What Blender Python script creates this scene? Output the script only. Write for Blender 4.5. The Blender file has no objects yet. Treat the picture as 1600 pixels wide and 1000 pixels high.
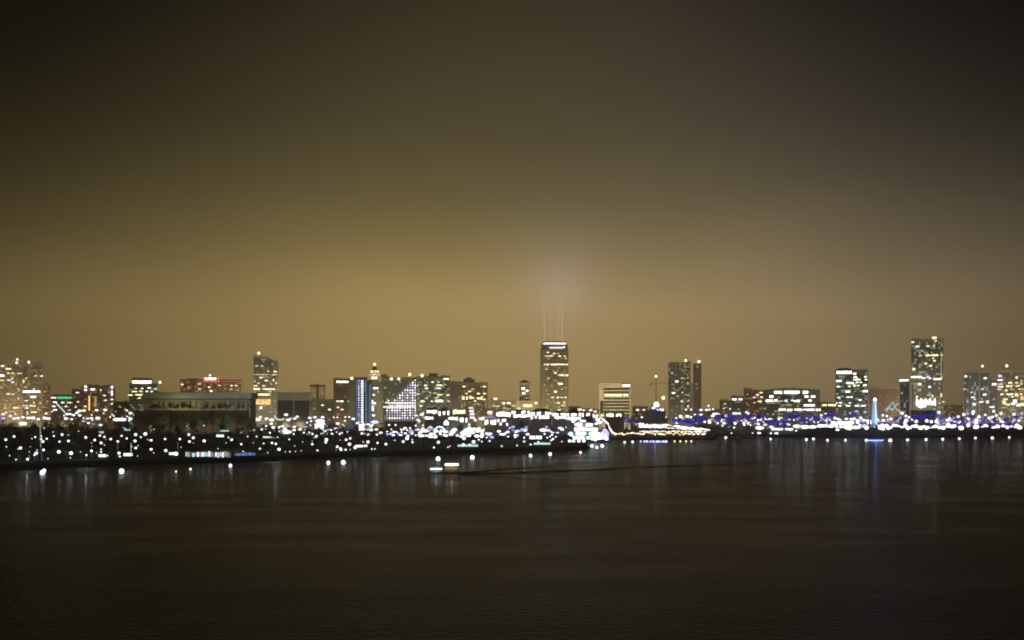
import bpy, bmesh, math, random
from mathutils import Vector, Matrix

random.seed(7)
S = bpy.context.scene
COL = S.collection
PI = math.pi
F = 1555.0      # focal length in photo pixels (1600 wide)
HC = 24.0       # eye height over the water: an upper ship deck
HY = 648.0      # row of the horizon

# ------------------------------------------------------------------ camera
cam_d = bpy.data.cameras.new('camera')
cam = bpy.data.objects.new('camera', cam_d); COL.objects.link(cam)
cam.location = (0, 0, HC); cam.rotation_euler = (PI/2, 0, 0)
cam_d.sensor_width = 36; cam_d.lens = 36*F/1600
cam_d.shift_y = (HY-500)/1600
cam_d.clip_start = 1; cam_d.clip_end = 60000
S.camera = cam

# ------------------------------------------------------------------ world: overcast night sky lit from below by the city
def srgb(r, g, b, a=None):
    f = lambda c: (c/255/12.92) if c/255 <= .04045 else ((c/255+.055)/1.055)**2.4
    return (f(r), f(g), f(b), 1.0)

world = bpy.data.worlds.new('World'); S.world = world; world.use_nodes = True
nt = world.node_tree; N = nt.nodes; L = nt.links; N.clear()
def nd(t, **k):
    n = N.new(t)
    for a, b in k.items(): setattr(n, a, b)
    return n
def mth(op, a, b=None, c=None):
    n = N.new('ShaderNodeMath'); n.operation = op
    for i, v in enumerate((a, b, c)):
        if v is None: continue
        if isinstance(v, (int, float)): n.inputs[i].default_value = v
        else: L.new(v, n.inputs[i])
    return n.outputs[0]
tc = nd('ShaderNodeTexCoord'); sp = nd('ShaderNodeSeparateXYZ'); L.new(tc.outputs['Generated'], sp.inputs[0])
X, Y, Z = sp.outputs
ns = nd('ShaderNodeTexNoise'); ns.inputs['Scale'].default_value = 3.2; ns.inputs['Detail'].default_value = 5
mp = nd('ShaderNodeMapping'); mp.inputs['Scale'].default_value = (1, 1, 2.0)
L.new(tc.outputs['Generated'], mp.inputs[0]); L.new(mp.outputs[0], ns.inputs['Vector'])
zn = mth('ADD', mth('ABSOLUTE', Z), mth('MULTIPLY', mth('SUBTRACT', ns.outputs['Fac'], .5), .045))
rp = nd('ShaderNodeValToRGB'); L.new(zn, rp.inputs[0]); cr = rp.color_ramp; cr.interpolation = 'B_SPLINE'
stops = [(0, (154, 130, 80)), (.03, (163, 138, 86)), (.085, (178, 150, 94)), (.125, (152, 130, 82)), (.165, (121, 105, 65)),
         (.215, (91, 81, 51)), (.28, (70, 62, 43)), (.385, (45, 39, 27)), (.6, (20, 18, 13)), (1, (10, 9, 7))]
cr.elements[0].position = 0; cr.elements[0].color = srgb(*stops[0][1])
cr.elements[1].position = 1; cr.elements[1].color = srgb(*stops[-1][1])
for p, c in stops[1:-1]:
    e = cr.elements.new(p); e.color = srgb(*c)
x2 = mth('MULTIPLY', X, X)
xo = mth('ADD', X, .04)
lw = nd('ShaderNodeMapRange'); lw.interpolation_type = 'SMOOTHSTEP'; L.new(X, lw.inputs[0])
lw.inputs[1].default_value = -.3; lw.inputs[2].default_value = .05; lw.inputs[3].default_value = -4.1; lw.inputs[4].default_value = -3.2
azf = mth('EXPONENT', mth('MULTIPLY', mth('MULTIPLY', mth('MULTIPLY', xo, xo), lw.outputs[0]), mth('SUBTRACT', 1.25, mth('MULTIPLY', mth('MAXIMUM', Z, 0), 2.4))))
zc_ = mth('MAXIMUM', Z, 0)
crn = mth('EXPONENT', mth('MULTIPLY', mth('MULTIPLY', x2, mth('MULTIPLY', zc_, zc_)), -95.0))
back = nd('ShaderNodeMapRange'); back.interpolation_type = 'SMOOTHSTEP'
L.new(Y, back.inputs[0]); back.inputs[1].default_value = -.4; back.inputs[2].default_value = .5
back.inputs[3].default_value = .8; back.inputs[4].default_value = 1
fac = mth('MULTIPLY', mth('MULTIPLY', azf, crn), back.outputs[0])
# the overcast is a cooler grey violet away to the right of the sodium lit centre
tint = nd('ShaderNodeMix', data_type='RGBA', blend_type='MULTIPLY')
tf = nd('ShaderNodeMapRange'); tf.interpolation_type = 'SMOOTHSTEP'
L.new(X, tf.inputs[0]); tf.inputs[1].default_value = -.05; tf.inputs[2].default_value = .45
te = nd('ShaderNodeMapRange'); te.interpolation_type = 'SMOOTHSTEP'; L.new(Z, te.inputs[0]); te.inputs[1].default_value = .02; te.inputs[2].default_value = .22; te.inputs[3].default_value = .35
L.new(mth('MULTIPLY', tf.outputs[0], te.outputs[0]), tint.inputs[0]); L.new(rp.outputs[0], tint.inputs[6]); tint.inputs[7].default_value = (1.2, 1.28, 2.1, 1)
# searchlight glow on the cloud base, painted into the sky above the tower
def blob(px, py, r):
    v = Vector(((px-800)/F, 1, (HY-py)/F)).normalized()
    d = nd('ShaderNodeVectorMath', operation='DISTANCE'); L.new(tc.outputs['Generated'], d.inputs[0]); d.inputs[1].default_value = v
    q = mth('DIVIDE', d.outputs['Value'], r)
    return mth('EXPONENT', mth('MULTIPLY', mth('MULTIPLY', q, q), -1))
em = nd('ShaderNodeMix', data_type='RGBA', blend_type='ADD'); em.inputs[0].default_value = 1
sc = nd('ShaderNodeVectorMath', operation='SCALE'); L.new(tint.outputs[2], sc.inputs[0]); L.new(fac, sc.inputs['Scale'])
L.new(sc.outputs[0], em.inputs[6])
sb = nd('ShaderNodeVectorMath', operation='SCALE'); sb.inputs[0].default_value = (.125, .115, .16)
L.new(mth('ADD', mth('MULTIPLY', blob(872, 456, .030), .38), mth('MULTIPLY', blob(876, 435, .075), .16)), sb.inputs['Scale'])
L.new(sb.outputs[0], em.inputs[7])
bg = nd('ShaderNodeBackground'); L.new(em.outputs[2], bg.inputs[0]); bg.inputs[1].default_value = 1.40
sky = nd('ShaderNodeTexSky', sky_type='NISHITA'); sky.sun_disc = False
sky.sun_elevation = math.radians(-6); sky.sun_rotation = math.radians(200)
bg2 = nd('ShaderNodeBackground'); L.new(sky.outputs[0], bg2.inputs[0]); bg2.inputs[1].default_value = .01
ad = nd('ShaderNodeAddShader'); L.new(bg.outputs[0], ad.inputs[0]); L.new(bg2.outputs[0], ad.inputs[1])
wo = nd('ShaderNodeOutputWorld'); L.new(ad.outputs[0], wo.inputs[0])

S.view_settings.view_transform = 'Standard'; S.view_settings.look = 'None'
S.view_settings.exposure = 0; S.view_settings.gamma = 1; S.view_settings.use_curve_mapping = False
S.render.engine = 'CYCLES'
cy = S.cycles
cy.max_bounces = 4; cy.diffuse_bounces = 1; cy.glossy_bounces = 2; cy.transmission_bounces = 2; cy.volume_bounces = 0
cy.sample_clamp_indirect = .13; cy.sample_clamp_direct = 3; cy.caustics_reflective = False; cy.caustics_refractive = False
cy.pixel_filter_type = 'BLACKMAN_HARRIS'; cy.filter_width = 1.8
cy.use_denoising = True; cy.denoiser = 'OPENIMAGEDENOISE'; cy.denoising_input_passes = 'RGB_ALBEDO_NORMAL'
cy.use_light_tree = True

# ------------------------------------------------------------------ materials
MATS = {}
def pmat(name, c, rough=.8, var=.25, scale=.15, metal=0, c2=None):
    if name in MATS: return MATS[name]
    m = bpy.data.materials.new(name); m.use_nodes = True; n = m.node_tree.nodes; l = m.node_tree.links
    b = n['Principled BSDF']; b.inputs['Roughness'].default_value = rough; b.inputs['Metallic'].default_value = metal
    t = n.new('ShaderNodeTexCoord'); x = n.new('ShaderNodeTexNoise'); x.inputs['Scale'].default_value = scale; x.inputs['Detail'].default_value = 5
    l.new(t.outputs['Object'], x.inputs['Vector'])
    r = n.new('ShaderNodeValToRGB'); l.new(x.outputs['Fac'], r.inputs[0])
    r.color_ramp.elements[0].position = .3; r.color_ramp.elements[1].position = .7
    r.color_ramp.elements[0].color = (*[v*(1-var) for v in c], 1)
    r.color_ramp.elements[1].color = (*([v*(1+var) for v in c] if c2 is None else c2), 1)
    l.new(r.outputs[0], b.inputs['Base Color'])
    MATS[name] = m; return m
def emat(name, c, s, sampled=False):
    if name in MATS: return MATS[name]
    m = bpy.data.materials.new(name); m.use_nodes = True; n = m.node_tree.nodes; l = m.node_tree.links; n.clear()
    e = n.new('ShaderNodeEmission'); e.inputs[0].default_value = (*c, 1); e.inputs[1].default_value = s
    o = n.new('ShaderNodeOutputMaterial'); l.new(e.outputs[0], o.inputs[0])
    m.cycles.emission_sampling = 'FRONT' if sampled else 'NONE'
    MATS[name] = m; return m
def wmat(name, c, s, scale=.5, lo=.25):
    """a lit room behind glass: brightness varies from bay to bay"""
    if name in MATS: return MATS[name]
    m = bpy.data.materials.new(name); m.use_nodes = True; n = m.node_tree.nodes; l = m.node_tree.links; n.clear()
    t = n.new('ShaderNodeTexCoord'); g = n.new('ShaderNodeNewGeometry')
    x = n.new('ShaderNodeTexNoise'); x.inputs['Scale'].default_value = scale; x.inputs['Detail'].default_value = 3
    l.new(g.outputs['Position'], x.inputs['Vector'])
    r = n.new('ShaderNodeMapRange'); l.new(x.outputs['Fac'], r.inputs[0])
    r.inputs[1].default_value = .35; r.inputs[2].default_value = .6; r.inputs[3].default_value = lo*s; r.inputs[4].default_value = s
    e = n.new('ShaderNodeEmission'); e.inputs[0].default_value = (*c, 1); l.new(r.outputs[0], e.inputs[1])
    o = n.new('ShaderNodeOutputMaterial'); l.new(e.outputs[0], o.inputs[0])
    m.cycles.emission_sampling = 'NONE'
    MATS[name] = m; return m

M_grass = pmat('grass', (.035, .045, .018), .95, .4, .05)
M_asph = pmat('asphalt', (.05, .05, .05), .9, .25, .05)
M_rock = pmat('rock', (.09, .085, .075), .9, .4, .4)
M_quay = pmat('quay_concrete', (.16, .15, .14), .9, .3, .2)
M_post = pmat('post_paint', (.05, .05, .05), .5, .2, 2)
M_bark = pmat('bark', (.07, .05, .035), .95, .3, 2)
M_leaf = pmat('leaf', (.035, .055, .02), .8, .4, .5)
M_palm = pmat('palm_frond', (.04, .06, .025), .7, .3, .5)
M_conc = pmat('concrete', (.33, .31, .27), .85, .15, .06)
M_beige = pmat('beige_render', (.42, .37, .28), .85, .12, .06)
M_brown = pmat('brown_stone', (.25, .18, .13), .85, .18, .06)
M_grey = pmat('grey_panel', (.24, .25, .25), .7, .15, .06)
M_green = pmat('green_grey_panel', (.19, .22, .18), .7, .15, .06)
M_blueg = pmat('blue_grey_panel', (.2, .22, .28), .7, .15, .06)
M_dark = pmat('dark_cladding', (.10, .095, .085), .6, .2, .06)
M_white = pmat('white_paint', (.75, .75, .73), .5, .08, .3)
M_roof = pmat('roof_membrane', (.12, .115, .11), .9, .2, .1)
M_tile = pmat('roof_tile', (.16, .07, .05), .8, .2, .5)
M_glass = pmat('dark_glass', (.02, .022, .025), .15, .2, .3)
M_steel = pmat('steel', (.3, .3, .3), .4, .15, .5, .8)
M_hull = pmat('hull_white', (.6, .6, .58), .35, .08, .6)
M_hullb = pmat('hull_navy', (.03, .04, .07), .35, .1, .6)
M_canvas = pmat('canvas', (.5, .5, .52), .8, .1, .5)
M_red = pmat('red_paint', (.35, .04, .03), .6, .15, .5)
M_skin = pmat('wet_timber', (.08, .06, .045), .9, .3, .8)

WC = {'w': (1, .96, .92), 'c': (.86, .94, 1), 'y': (1, .83, .42), 'a': (1, .62, .22), 'g': (.86, 1, .62), 'p': (1, .72, .62),
      'v': (.62, .5, 1), 'b': (.3, .42, 1), 'G': (.05, .8, .3), 'R': (1, .12, .12), 't': (.55, .95, .95)}
def we(k, s, sampled=False):
    s = round(s if s < 1 else 1+(s-1)*.42, 3)
    return emat('glow_%s_%s%s' % (k, str(s).replace('.', '_'), 's' if sampled else ''), WC[k], s, sampled)

# ------------------------------------------------------------------ mesh helpers
def P(px, py, D): return Vector(((px-800)/F*D, D, HC-(py-HY)/F*D))
def XP(px, D): return (px-800)/F*D
def ZP(py, D): return HC-(py-HY)/F*D

class MB:
    def __init__(s): s.v = []; s.f = []; s.m = []
    def box(s, x0, x1, y0, y1, z0, z1, m=0):
        i = len(s.v)
        s.v += [(x, y, z) for z in (z0, z1) for x, y in ((x0, y0), (x1, y0), (x1, y1), (x0, y1))]
        s.f += [(i, i+3, i+2, i+1), (i+4, i+5, i+6, i+7)] + [(i+a, i+(a+1) % 4, i+4+(a+1) % 4, i+4+a) for a in range(4)]
        s.m += [m]*6
    def ring(s, pts, z): s.v += [(x, y, z) for x, y in pts]
    def prism(s, pts, z0, z1, m=0, top=None):
        """extrude a counter-clockwise outline"""
        i = len(s.v); n = len(pts); t = top or pts
        s.ring(pts, z0); s.ring(t, z1)
        s.f += [tuple(i+n-1-k for k in range(n)), tuple(i+n+k for k in range(n))] + [(i+a, i+(a+1) % n, i+n+(a+1) % n, i+n+a) for a in range(n)]
        s.m += [m]*(n+2)
    def prism_y(s, pts, y0, y1, m=0):
        """outline in x,z (counter-clockwise seen from -y) extruded along y"""
        i = len(s.v); n = len(pts)
        s.v += [(x, y0, z) for x, z in pts] + [(x, y1, z) for x, z in pts]
        s.f += [tuple(i+k for k in range(n)), tuple(i+2*n-1-k for k in range(n))] + [(i+(a+1) % n, i+a, i+n+a, i+n+(a+1) % n) for a in range(n)]
        s.m += [m]*(n+2)
    def tube(s, a, b, r0, r1=None, n=6, m=0):
        a = Vector(a); b = Vector(b); r1 = r0 if r1 is None else r1
        d = (b-a).normalized(); u = d.orthogonal().normalized(); w = d.cross(u); i = len(s.v)
        for p, r in ((a, r0), (b, r1)):
            for k in range(n):
                t = 2*PI*k/n; q = p+(u*math.cos(t)+w*math.sin(t))*r; s.v.append(tuple(q))
        s.f += [(i+k, i+(k+1) % n, i+n+(k+1) % n, i+n+k) for k in range(n)] + [tuple(i+n-1-k for k in range(n)), tuple(i+n+k for k in range(n))]
        s.m += [m]*(n+2)
    def lathe(s, prof, cx=0, cy=0, n=12, m=0):
        i = len(s.v)
        for r, z in prof:
            for k in range(n): t = 2*PI*k/n; s.v.append((cx+r*math.cos(t), cy+r*math.sin(t), z))
        for j in range(len(prof)-1):
            for k in range(n):
                s.f.append((i+j*n+k, i+j*n+(k+1) % n, i+(j+1)*n+(k+1) % n, i+(j+1)*n+k)); s.m.append(m)
        s.f.append(tuple(i+n-1-k for k in range(n))); q = i+(len(prof)-1)*n; s.f.append(tuple(q+k for k in range(n))); s.m += [m]*2
    def quad(s, a, b, c, d, m=0):
        i = len(s.v); s.v += [tuple(a), tuple(b), tuple(c), tuple(d)]; s.f.append((i, i+1, i+2, i+3)); s.m.append(m)
    def mesh(s, name, mats, smooth=False):
        me = bpy.data.meshes.new(name); me.from_pydata(s.v, [], s.f)
        for m in (mats if isinstance(mats, (list, tuple)) else [mats]): me.materials.append(m)
        if len(me.polygons): me.polygons.foreach_set('material_index', s.m)
        if smooth: me.polygons.foreach_set('use_smooth', [True]*len(me.polygons))
        me.update(); return me
    def build(s, name, mats, parent=None, smooth=False, kind=None, label=None, loc=None):
        return link(name, s.mesh(name, mats, smooth), parent, kind, label, loc)
def link(name, me, parent=None, kind=None, label=None, loc=None, scale=None, rz=0):
    o = bpy.data.objects.new(name, me); COL.objects.link(o)
    if parent: o.parent = parent
    if kind: o['kind'] = kind
    if label: o['label'] = label
    if loc is not None: o.location = loc
    if scale is not None: o.scale = scale
    if rz: o.rotation_euler.z = rz
    return o
def thing(name, label, cat, loc=(0, 0, 0), rz=0, group=None):
    o = bpy.data.objects.new(name, None); COL.objects.link(o); o.empty_display_size = 1
    o.location = loc; o.rotation_euler.z = rz; o['label'] = label; o['category'] = cat
    if group: o['group'] = group
    return o
def tag(o, label, cat, group=None):
    o['label'] = label; o['category'] = cat
    if group: o['group'] = group
    return o
_b = MB(); _b.box(-.5, .5, -.5, .5, -.5, .5); UNIT = {}
def ubox(mat):
    if mat.name not in UNIT: UNIT[mat.name] = _b.mesh('pane', mat)
    return UNIT[mat.name]
def sphere_mesh(name, mat, r=1, seg=8, rings=6):
    b = MB(); pr = [(max(.02, r*math.sin(PI*k/rings)), -r*math.cos(PI*k/rings)) for k in range(rings+1)]
    b.lathe(pr, n=seg); return b.mesh(name, mat, True)

# ------------------------------------------------------------------ water
m = bpy.data.materials.new('harbour_water'); m.use_nodes = True; n = m.node_tree.nodes; l = m.node_tree.links
b = n['Principled BSDF']; b.inputs['Base Color'].default_value = (.022, .013, .003, 1); b.inputs['Roughness'].default_value = .46; b.inputs['IOR'].default_value = 1.333
g = n.new('ShaderNodeNewGeometry')
def wn(sx, sy, scale, detail, rot=0):
    mp = n.new('ShaderNodeMapping'); mp.inputs['Scale'].default_value = (sx, sy, 1); mp.inputs['Rotation'].default_value = (0, 0, rot); l.new(g.outputs['Position'], mp.inputs[0])
    t = n.new('ShaderNodeTexNoise'); t.inputs['Scale'].default_value = scale; t.inputs['Detail'].default_value = detail; l.new(mp.outputs[0], t.inputs['Vector']); return t.outputs['Fac']
def wb(h, dist, strength, prev=None):
    k = n.new('ShaderNodeBump'); k.inputs['Distance'].default_value = dist; l.new(h, k.inputs['Height'])
    if isinstance(strength, float): k.inputs['Strength'].default_value = strength
    else: l.new(strength, k.inputs['Strength'])
    if prev: l.new(prev, k.inputs['Normal'])
    return k.outputs[0]
patch = n.new('ShaderNodeMapRange'); l.new(wn(.35, 1.3, .03, 5, .12), patch.inputs[0])
patch.inputs[1].default_value = .35; patch.inputs[2].default_value = .65; patch.inputs[3].default_value = .35; patch.inputs[4].default_value = 1.0
b1 = wb(wn(.55, 1.0, .16, 3, .2), .5, 1.0)
b2 = wb(wn(.7, 1.0, 1.0, 6, -.15), 2.4, patch.outputs[0], b1)
l.new(b2, b.inputs['Normal'])
b_ = n.new('ShaderNodeBsdfPrincipled'); b_.inputs['Base Color'].default_value = (.022, .013, .003, 1); b_.inputs['Roughness'].default_value = .07; b_.inputs['IOR'].default_value = 1.333; l.new(wb(wn(.7, 1.0, .5, 3, .1), .05, 1.0), b_.inputs['Normal'])
mx = n.new('ShaderNodeMixShader'); l.new(b.outputs[0], mx.inputs[1]); l.new(b_.outputs[0], mx.inputs[2])
slick = n.new('ShaderNodeMapRange'); l.new(wn(.4, 1.3, .05, 5, .2), slick.inputs[0]); slick.inputs[1].default_value = .4; slick.inputs[2].default_value = .65; slick.inputs[3].default_value = .06; slick.inputs[4].default_value = .13
l.new(slick.outputs[0], mx.inputs[0]); l.new(mx.outputs[0], n['Material Output'].inputs[0])
M_water = m
w = MB(); w.quad((-9000, -300, 0), (9000, -300, 0), (9000, 14000, 0), (-9000, 14000, 0))
w.build('water', M_water, kind='structure')
w = MB(); w.box(-9000, 9000, -299, 13999, -9, -8); w.build('seabed', M_rock, kind='structure')

# ------------------------------------------------------------------ land
front = [(-700, 400), (-60, 418), (0, 429), (100, 449), (200, 470), (300, 487), (400, 506), (500, 549), (600, 575), (700, 602), (780, 622), (860, 645), (895, 664), (914, 700)]
tip = [(918, 716), (903, 745), (860, 768), (780, 775), (700, 782), (630, 790), (612, 830), (606, 925)]
quay = [(760, 931), (928, 933), (1060, 933), (1104, 940), (1116, 956), (1112, 1010), (1120, 1066), (1190, 1066), (1213, 1050), (1240, 1038), (1330, 1036), (1480, 1036), (1620, 1034), (2500, 1034)]
coast = [(XP(p, d), d) for p, d in front+tip+quay]
outline = coast + [(4500, 1034), (4500, 6000), (-4500, 6000), (-4500, 400)]
ld = MB(); ld.prism(outline, -8, 3.0, 0)
ground = ld.build('ground', [M_grass], kind='structure')
bpy.context.view_layer.update()
# quay copings along the coast
cp = MB()
for (ax, ay), (bx, by) in zip(coast[:-1], coast[1:]):
    a = Vector((ax, ay, 0)); c = Vector((bx, by, 0)); d = (c-a)
    if d.length < 1: continue
    nrm = Vector((d.y, -d.x, 0)).normalized()
    q = [a+nrm*.3, c+nrm*.3, c-nrm*.7, a-nrm*.7]
    cp.prism([(p.x, p.y) for p in q], 2.2, 3.35)
cp.build('quay_edge', M_quay, kind='structure')
# riprap at the foot of the sea wall
rk = MB(); rnd = random.Random(3)
for (ax, ay), (bx, by) in zip(coast[:-2], coast[1:-1]):
    ln = math.hypot(bx-ax, by-ay)
    for k in range(int(ln/1.4)):
        t = rnd.random(); x = ax+(bx-ax)*t; y = ay+(by-ay)*t; nx, ny = (by-ay)/ln, -(bx-ax)/ln
        o = rnd.uniform(.2, 2.6); h = 1.9-o*.7+rnd.uniform(-.2, .3); r = rnd.uniform(.35, .9)
        cx, cy_ = x+nx*o, y+ny*o; a0 = rnd.random()*6
        pts = [(cx+r*rnd.uniform(.7, 1.1)*math.cos(a0+j*PI/2.5), cy_+r*rnd.uniform(.7, 1.1)*math.sin(a0+j*PI/2.5)) for j in range(5)]
        tp = [(cx+(p[0]-cx)*.6, cy_+(p[1]-cy_)*.6) for p in pts]
        rk.prism(pts, h-1.2, h, 0, tp)
o = rk.build('shore_rocks', M_rock, kind='stuff'); tag(o, 'dark boulders piled at the foot of the harbour wall', 'rocks')
# roads and a promenade on the park land
rd = MB(); rd.box(-2600, 2600, 1180, 1204, 3.0, 3.004+.001); rd.box(-2600, 2600, 1500, 1520, 3.0, 3.005)
rd.build('road', M_asph, kind='structure')
# the long dark mound behind the right hand shore
def mound(name, x0, x1, y0, y1, h, seed, prof=.5):
    nx, ny = 90, 14; vs = []; fs = []; r = random.Random(seed); off = [r.uniform(-.6, .6) for _ in range(nx+1)]
    for j in range(ny+1):
        for i in range(nx+1):
            u = i/nx; v = j/ny
            e = min(1, u*nx/8)*min(1, (1-u)*nx/8); e = e*e*(3-2*e)
            s_ = math.sin(PI*min(1, max(0, v)))**prof
            vs.append((x0+(x1-x0)*u, y0+(y1-y0)*v, 2.95+(h+off[i]+math.sin(u*37)*.5)*e*s_))
    for j in range(ny):
        for i in range(nx): a = j*(nx+1)+i; fs.append((a, a+1, a+nx+2, a+nx+1))
    me = bpy.data.meshes.new(name); me.from_pydata(vs, [], fs); me.materials.append(M_grass)
    me.polygons.foreach_set('use_smooth', [True]*len(fs)); return link(name, me, kind='structure')
mound('hill', XP(1228, 1045), XP(2100, 1045), 1040, 1120, 7.2, 5)
mound('park_terrain', XP(-300, 600), XP(420, 700), 560, 760, 2.5, 6, 1)

# ------------------------------------------------------------------ lamps
lamp_lights = []
def point(name, loc, col, power, r=1.0, parent=None):
    d = bpy.data.lights.new(name, 'POINT'); d.color = col; d.energy = power; d.shadow_soft_size = r
    o = bpy.data.objects.new(name, d); COL.objects.link(o); o.location = loc
    if parent: o.parent = parent
    return o
GM = {}
def globe(k, s, sampled=False):
    key = (k, s, sampled)
    if key not in GM: GM[key] = sphere_mesh('globe', we(k, s, sampled))
    return GM[key]
pb = MB(); pb.lathe([(1.6, 0), (1.6, .03), (1, .05), (.7, 1)], n=6); POST = pb.mesh('post', M_post)
ab = MB(); ab.tube((0, 0, 0), (0, -1.6, .35), .09, .07); ARM = ab.mesh('arm', M_post)
LM = [(0, 'left edge towers'), (78, 'green sign'), (128, 'brown hotel'), (195, 'white roof sign'), (255, 'red roof sign'), (385, 'slant topped tower'), (436, 'arena box'),
      (510, 'purple brown block'), (548, 'blue lit tower'), (576, 'domed tower'), (600, 'light triangle'), (652, 'terraced block'), (705, 'brown capped block'), (765, 'pyramid roofed tower'),
      (842, 'tall central tower'), (892, 'tour boat'), (932, 'pale banded block'), (988, 'small lit dome'), (1043, 'dim twin towers'), (1100, 'small peaked roof'), (1140, 'two window block'), (1196, 'wide lit offices'),
      (1285, 'cube shaped tower'), (1358, 'lighthouse'), (1378, 'teal zigzag frame'), (1420, 'tallest right tower'), (1478, 'gap before grey slabs'), (1502, 'grey twin slabs'), (1552, 'right edge tower')]
def landmark(px):
    r = LM[0][1]
    for x, nme in LM:
        if px >= x: r = nme
    return r
ORD = ['first', 'second', 'third', 'fourth', 'fifth', 'sixth', 'seventh', 'eighth', 'ninth', 'tenth', 'eleventh', 'twelfth', 'thirteenth', 'fourteenth', 'fifteenth', 'sixteenth', 'seventeenth', 'eighteenth', 'nineteenth', 'twentieth',
       'twenty first', 'twenty second', 'twenty third', 'twenty fourth', 'twenty fifth', 'twenty sixth', 'twenty seventh', 'twenty eighth', 'twenty ninth', 'thirtieth']
COLN = {'w': 'white', 'c': 'cool white', 'y': 'yellow', 'a': 'amber', 'p': 'pink white', 'v': 'violet', 'b': 'blue', 't': 'teal', 'g': 'greenish', 'R': 'red', 'G': 'green'}
def in_marina(px, D):
    return (px < 930 and px > 598 and D > 770 and D < 945) or (926 < px < 1400 and D > 690 and D < 945)
pending = []
def lamp(name, px, py, size, k='w', s=14.0, D=None, ground_z=3.0):
    """size: how wide the glare is in photo pixels"""
    if D is None:
        if py > 673: D = max(15*F/(py-HY), 1)
        else: D = 1010+(673-py)*14+random.uniform(-30, 30)
        # keep on land
        fr = coast_D(px)
        if D < fr+5: D = fr+5
        if in_marina(px, D): D = 765 if (px < 890 and D < 830) else 962
    z = ZP(py, D)
    if z < 4.2: z = 4.2
    pending.append((name, px, py, size, k, s, D, z))
fp = [(p, d) for p, d in front]
def coast_D(px):
    pts = fp if px <= 914 else quay[1:]
    for (a, da), (b_, db) in zip(pts[:-1], pts[1:]):
        if a <= px <= b_: return da+(db-da)*(px-a)/(b_-a)
    return pts[-1][1] if px > pts[-1][0] else pts[0][1]

ROWN = {'park_lamp': 'park lamp', 'street_lamp': 'street lamp', 'reflection_globe': 'added reflection globe', 'floodlight': 'mast floodlight', 'promenade_lamp': 'promenade lamp'}
CATN = {'park_lamp': 'park lamp', 'street_lamp': 'street lamp', 'reflection_globe': 'reflection globe', 'floodlight': 'floodlight', 'quay_lamp': 'quay lamp', 'promenade_lamp': 'promenade lamp'}
def row_of(py):
    return 'top' if py < 652 else 'upper' if py < 663 else 'middle' if py < 678 else 'lower' if py < 696 else 'lowest'
def flush_lamps():
    byk = {}
    sl_ = sorted([it for it in pending if it[0] == 'street_lamp'], key=lambda t: -t[3])
    rest = sl_[290:]
    if rest:
        b = MB()
        for it in rest:
            pending.remove(it); _, px, py, size, k, s, D, z = it; x = XP(px, D); q = size*D/F*.42
            b.tube((x, D+.5, 3), (x, D+.5, z), .1, .08, 5, 0); b.lathe([(.05, z-q*.8), (q, z), (.05, z+q*.8)], x, D, 6, 1)
        tag(b.build('street_lamps', [M_post, we('w', 3.2)], kind='stuff'), 'smallest scattered street lamps among the waterfront shops and trees', 'street lamps')
    for it in pending:
        key = (it[0], row_of(it[2]), landmark(it[1]), it[4]); byk.setdefault(key, []).append(it)
    for (name, row, lm, k), items in byk.items():
        items.sort(key=lambda t: t[1])
        for i, (name, px, py, size, k, s, D, z) in enumerate(items):
            lab = '%s %s, %s from left, %s row below %s' % (COLN[k], ROWN[name], ORD[min(i, 29)], row, lm)
            if len(items) == 1: lab = '%s %s, the only one in %s row below %s' % (COLN[k], ROWN[name], row, lm)
            x = XP(px, D)
            t = thing(name, lab, CATN[name], (x, D, 3.0 if name != 'reflection_globe' else 0), group=CATN[name]+'s by the harbour')
            gz = t.location.z; r = max(.16, size*D/F*.5*(.74 if name == 'park_lamp' else (.84 if px < 800 else .85) if name == 'reflection_globe' else .9))
            if name in ('street_lamp', 'floodlight', 'quay_lamp'):
                link('post', POST, t, loc=(0, 1.6, 0), scale=(.09, .09, z-gz-.2)); link('arm', ARM, t, loc=(0, 1.6, z-gz-.35))
            else:
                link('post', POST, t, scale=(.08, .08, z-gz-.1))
            r *= random.Random(int(px*31+py*7)).uniform(.72, 1.12) if name == 'park_lamp' else 1; flat = .62 if name in ('street_lamp', 'floodlight') else .95
            wide = 1.5 if name == 'floodlight' else 1.08
            link('globe' if name != 'floodlight' else 'lamp_head', globe(k, s, name == 'reflection_globe'), t, loc=(0, 0, z-gz), scale=(r*wide, r*flat, r*flat*(1.25 if name == 'reflection_globe' else 1)))
            if name == 'park_lamp' and (i+int(px)) % 5 == 0 and size > 4.5: point('park_lamp_light', (x, D-.6, z+.4), (.85, .93, 1), 1300, .4)
    pending.clear()

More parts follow.
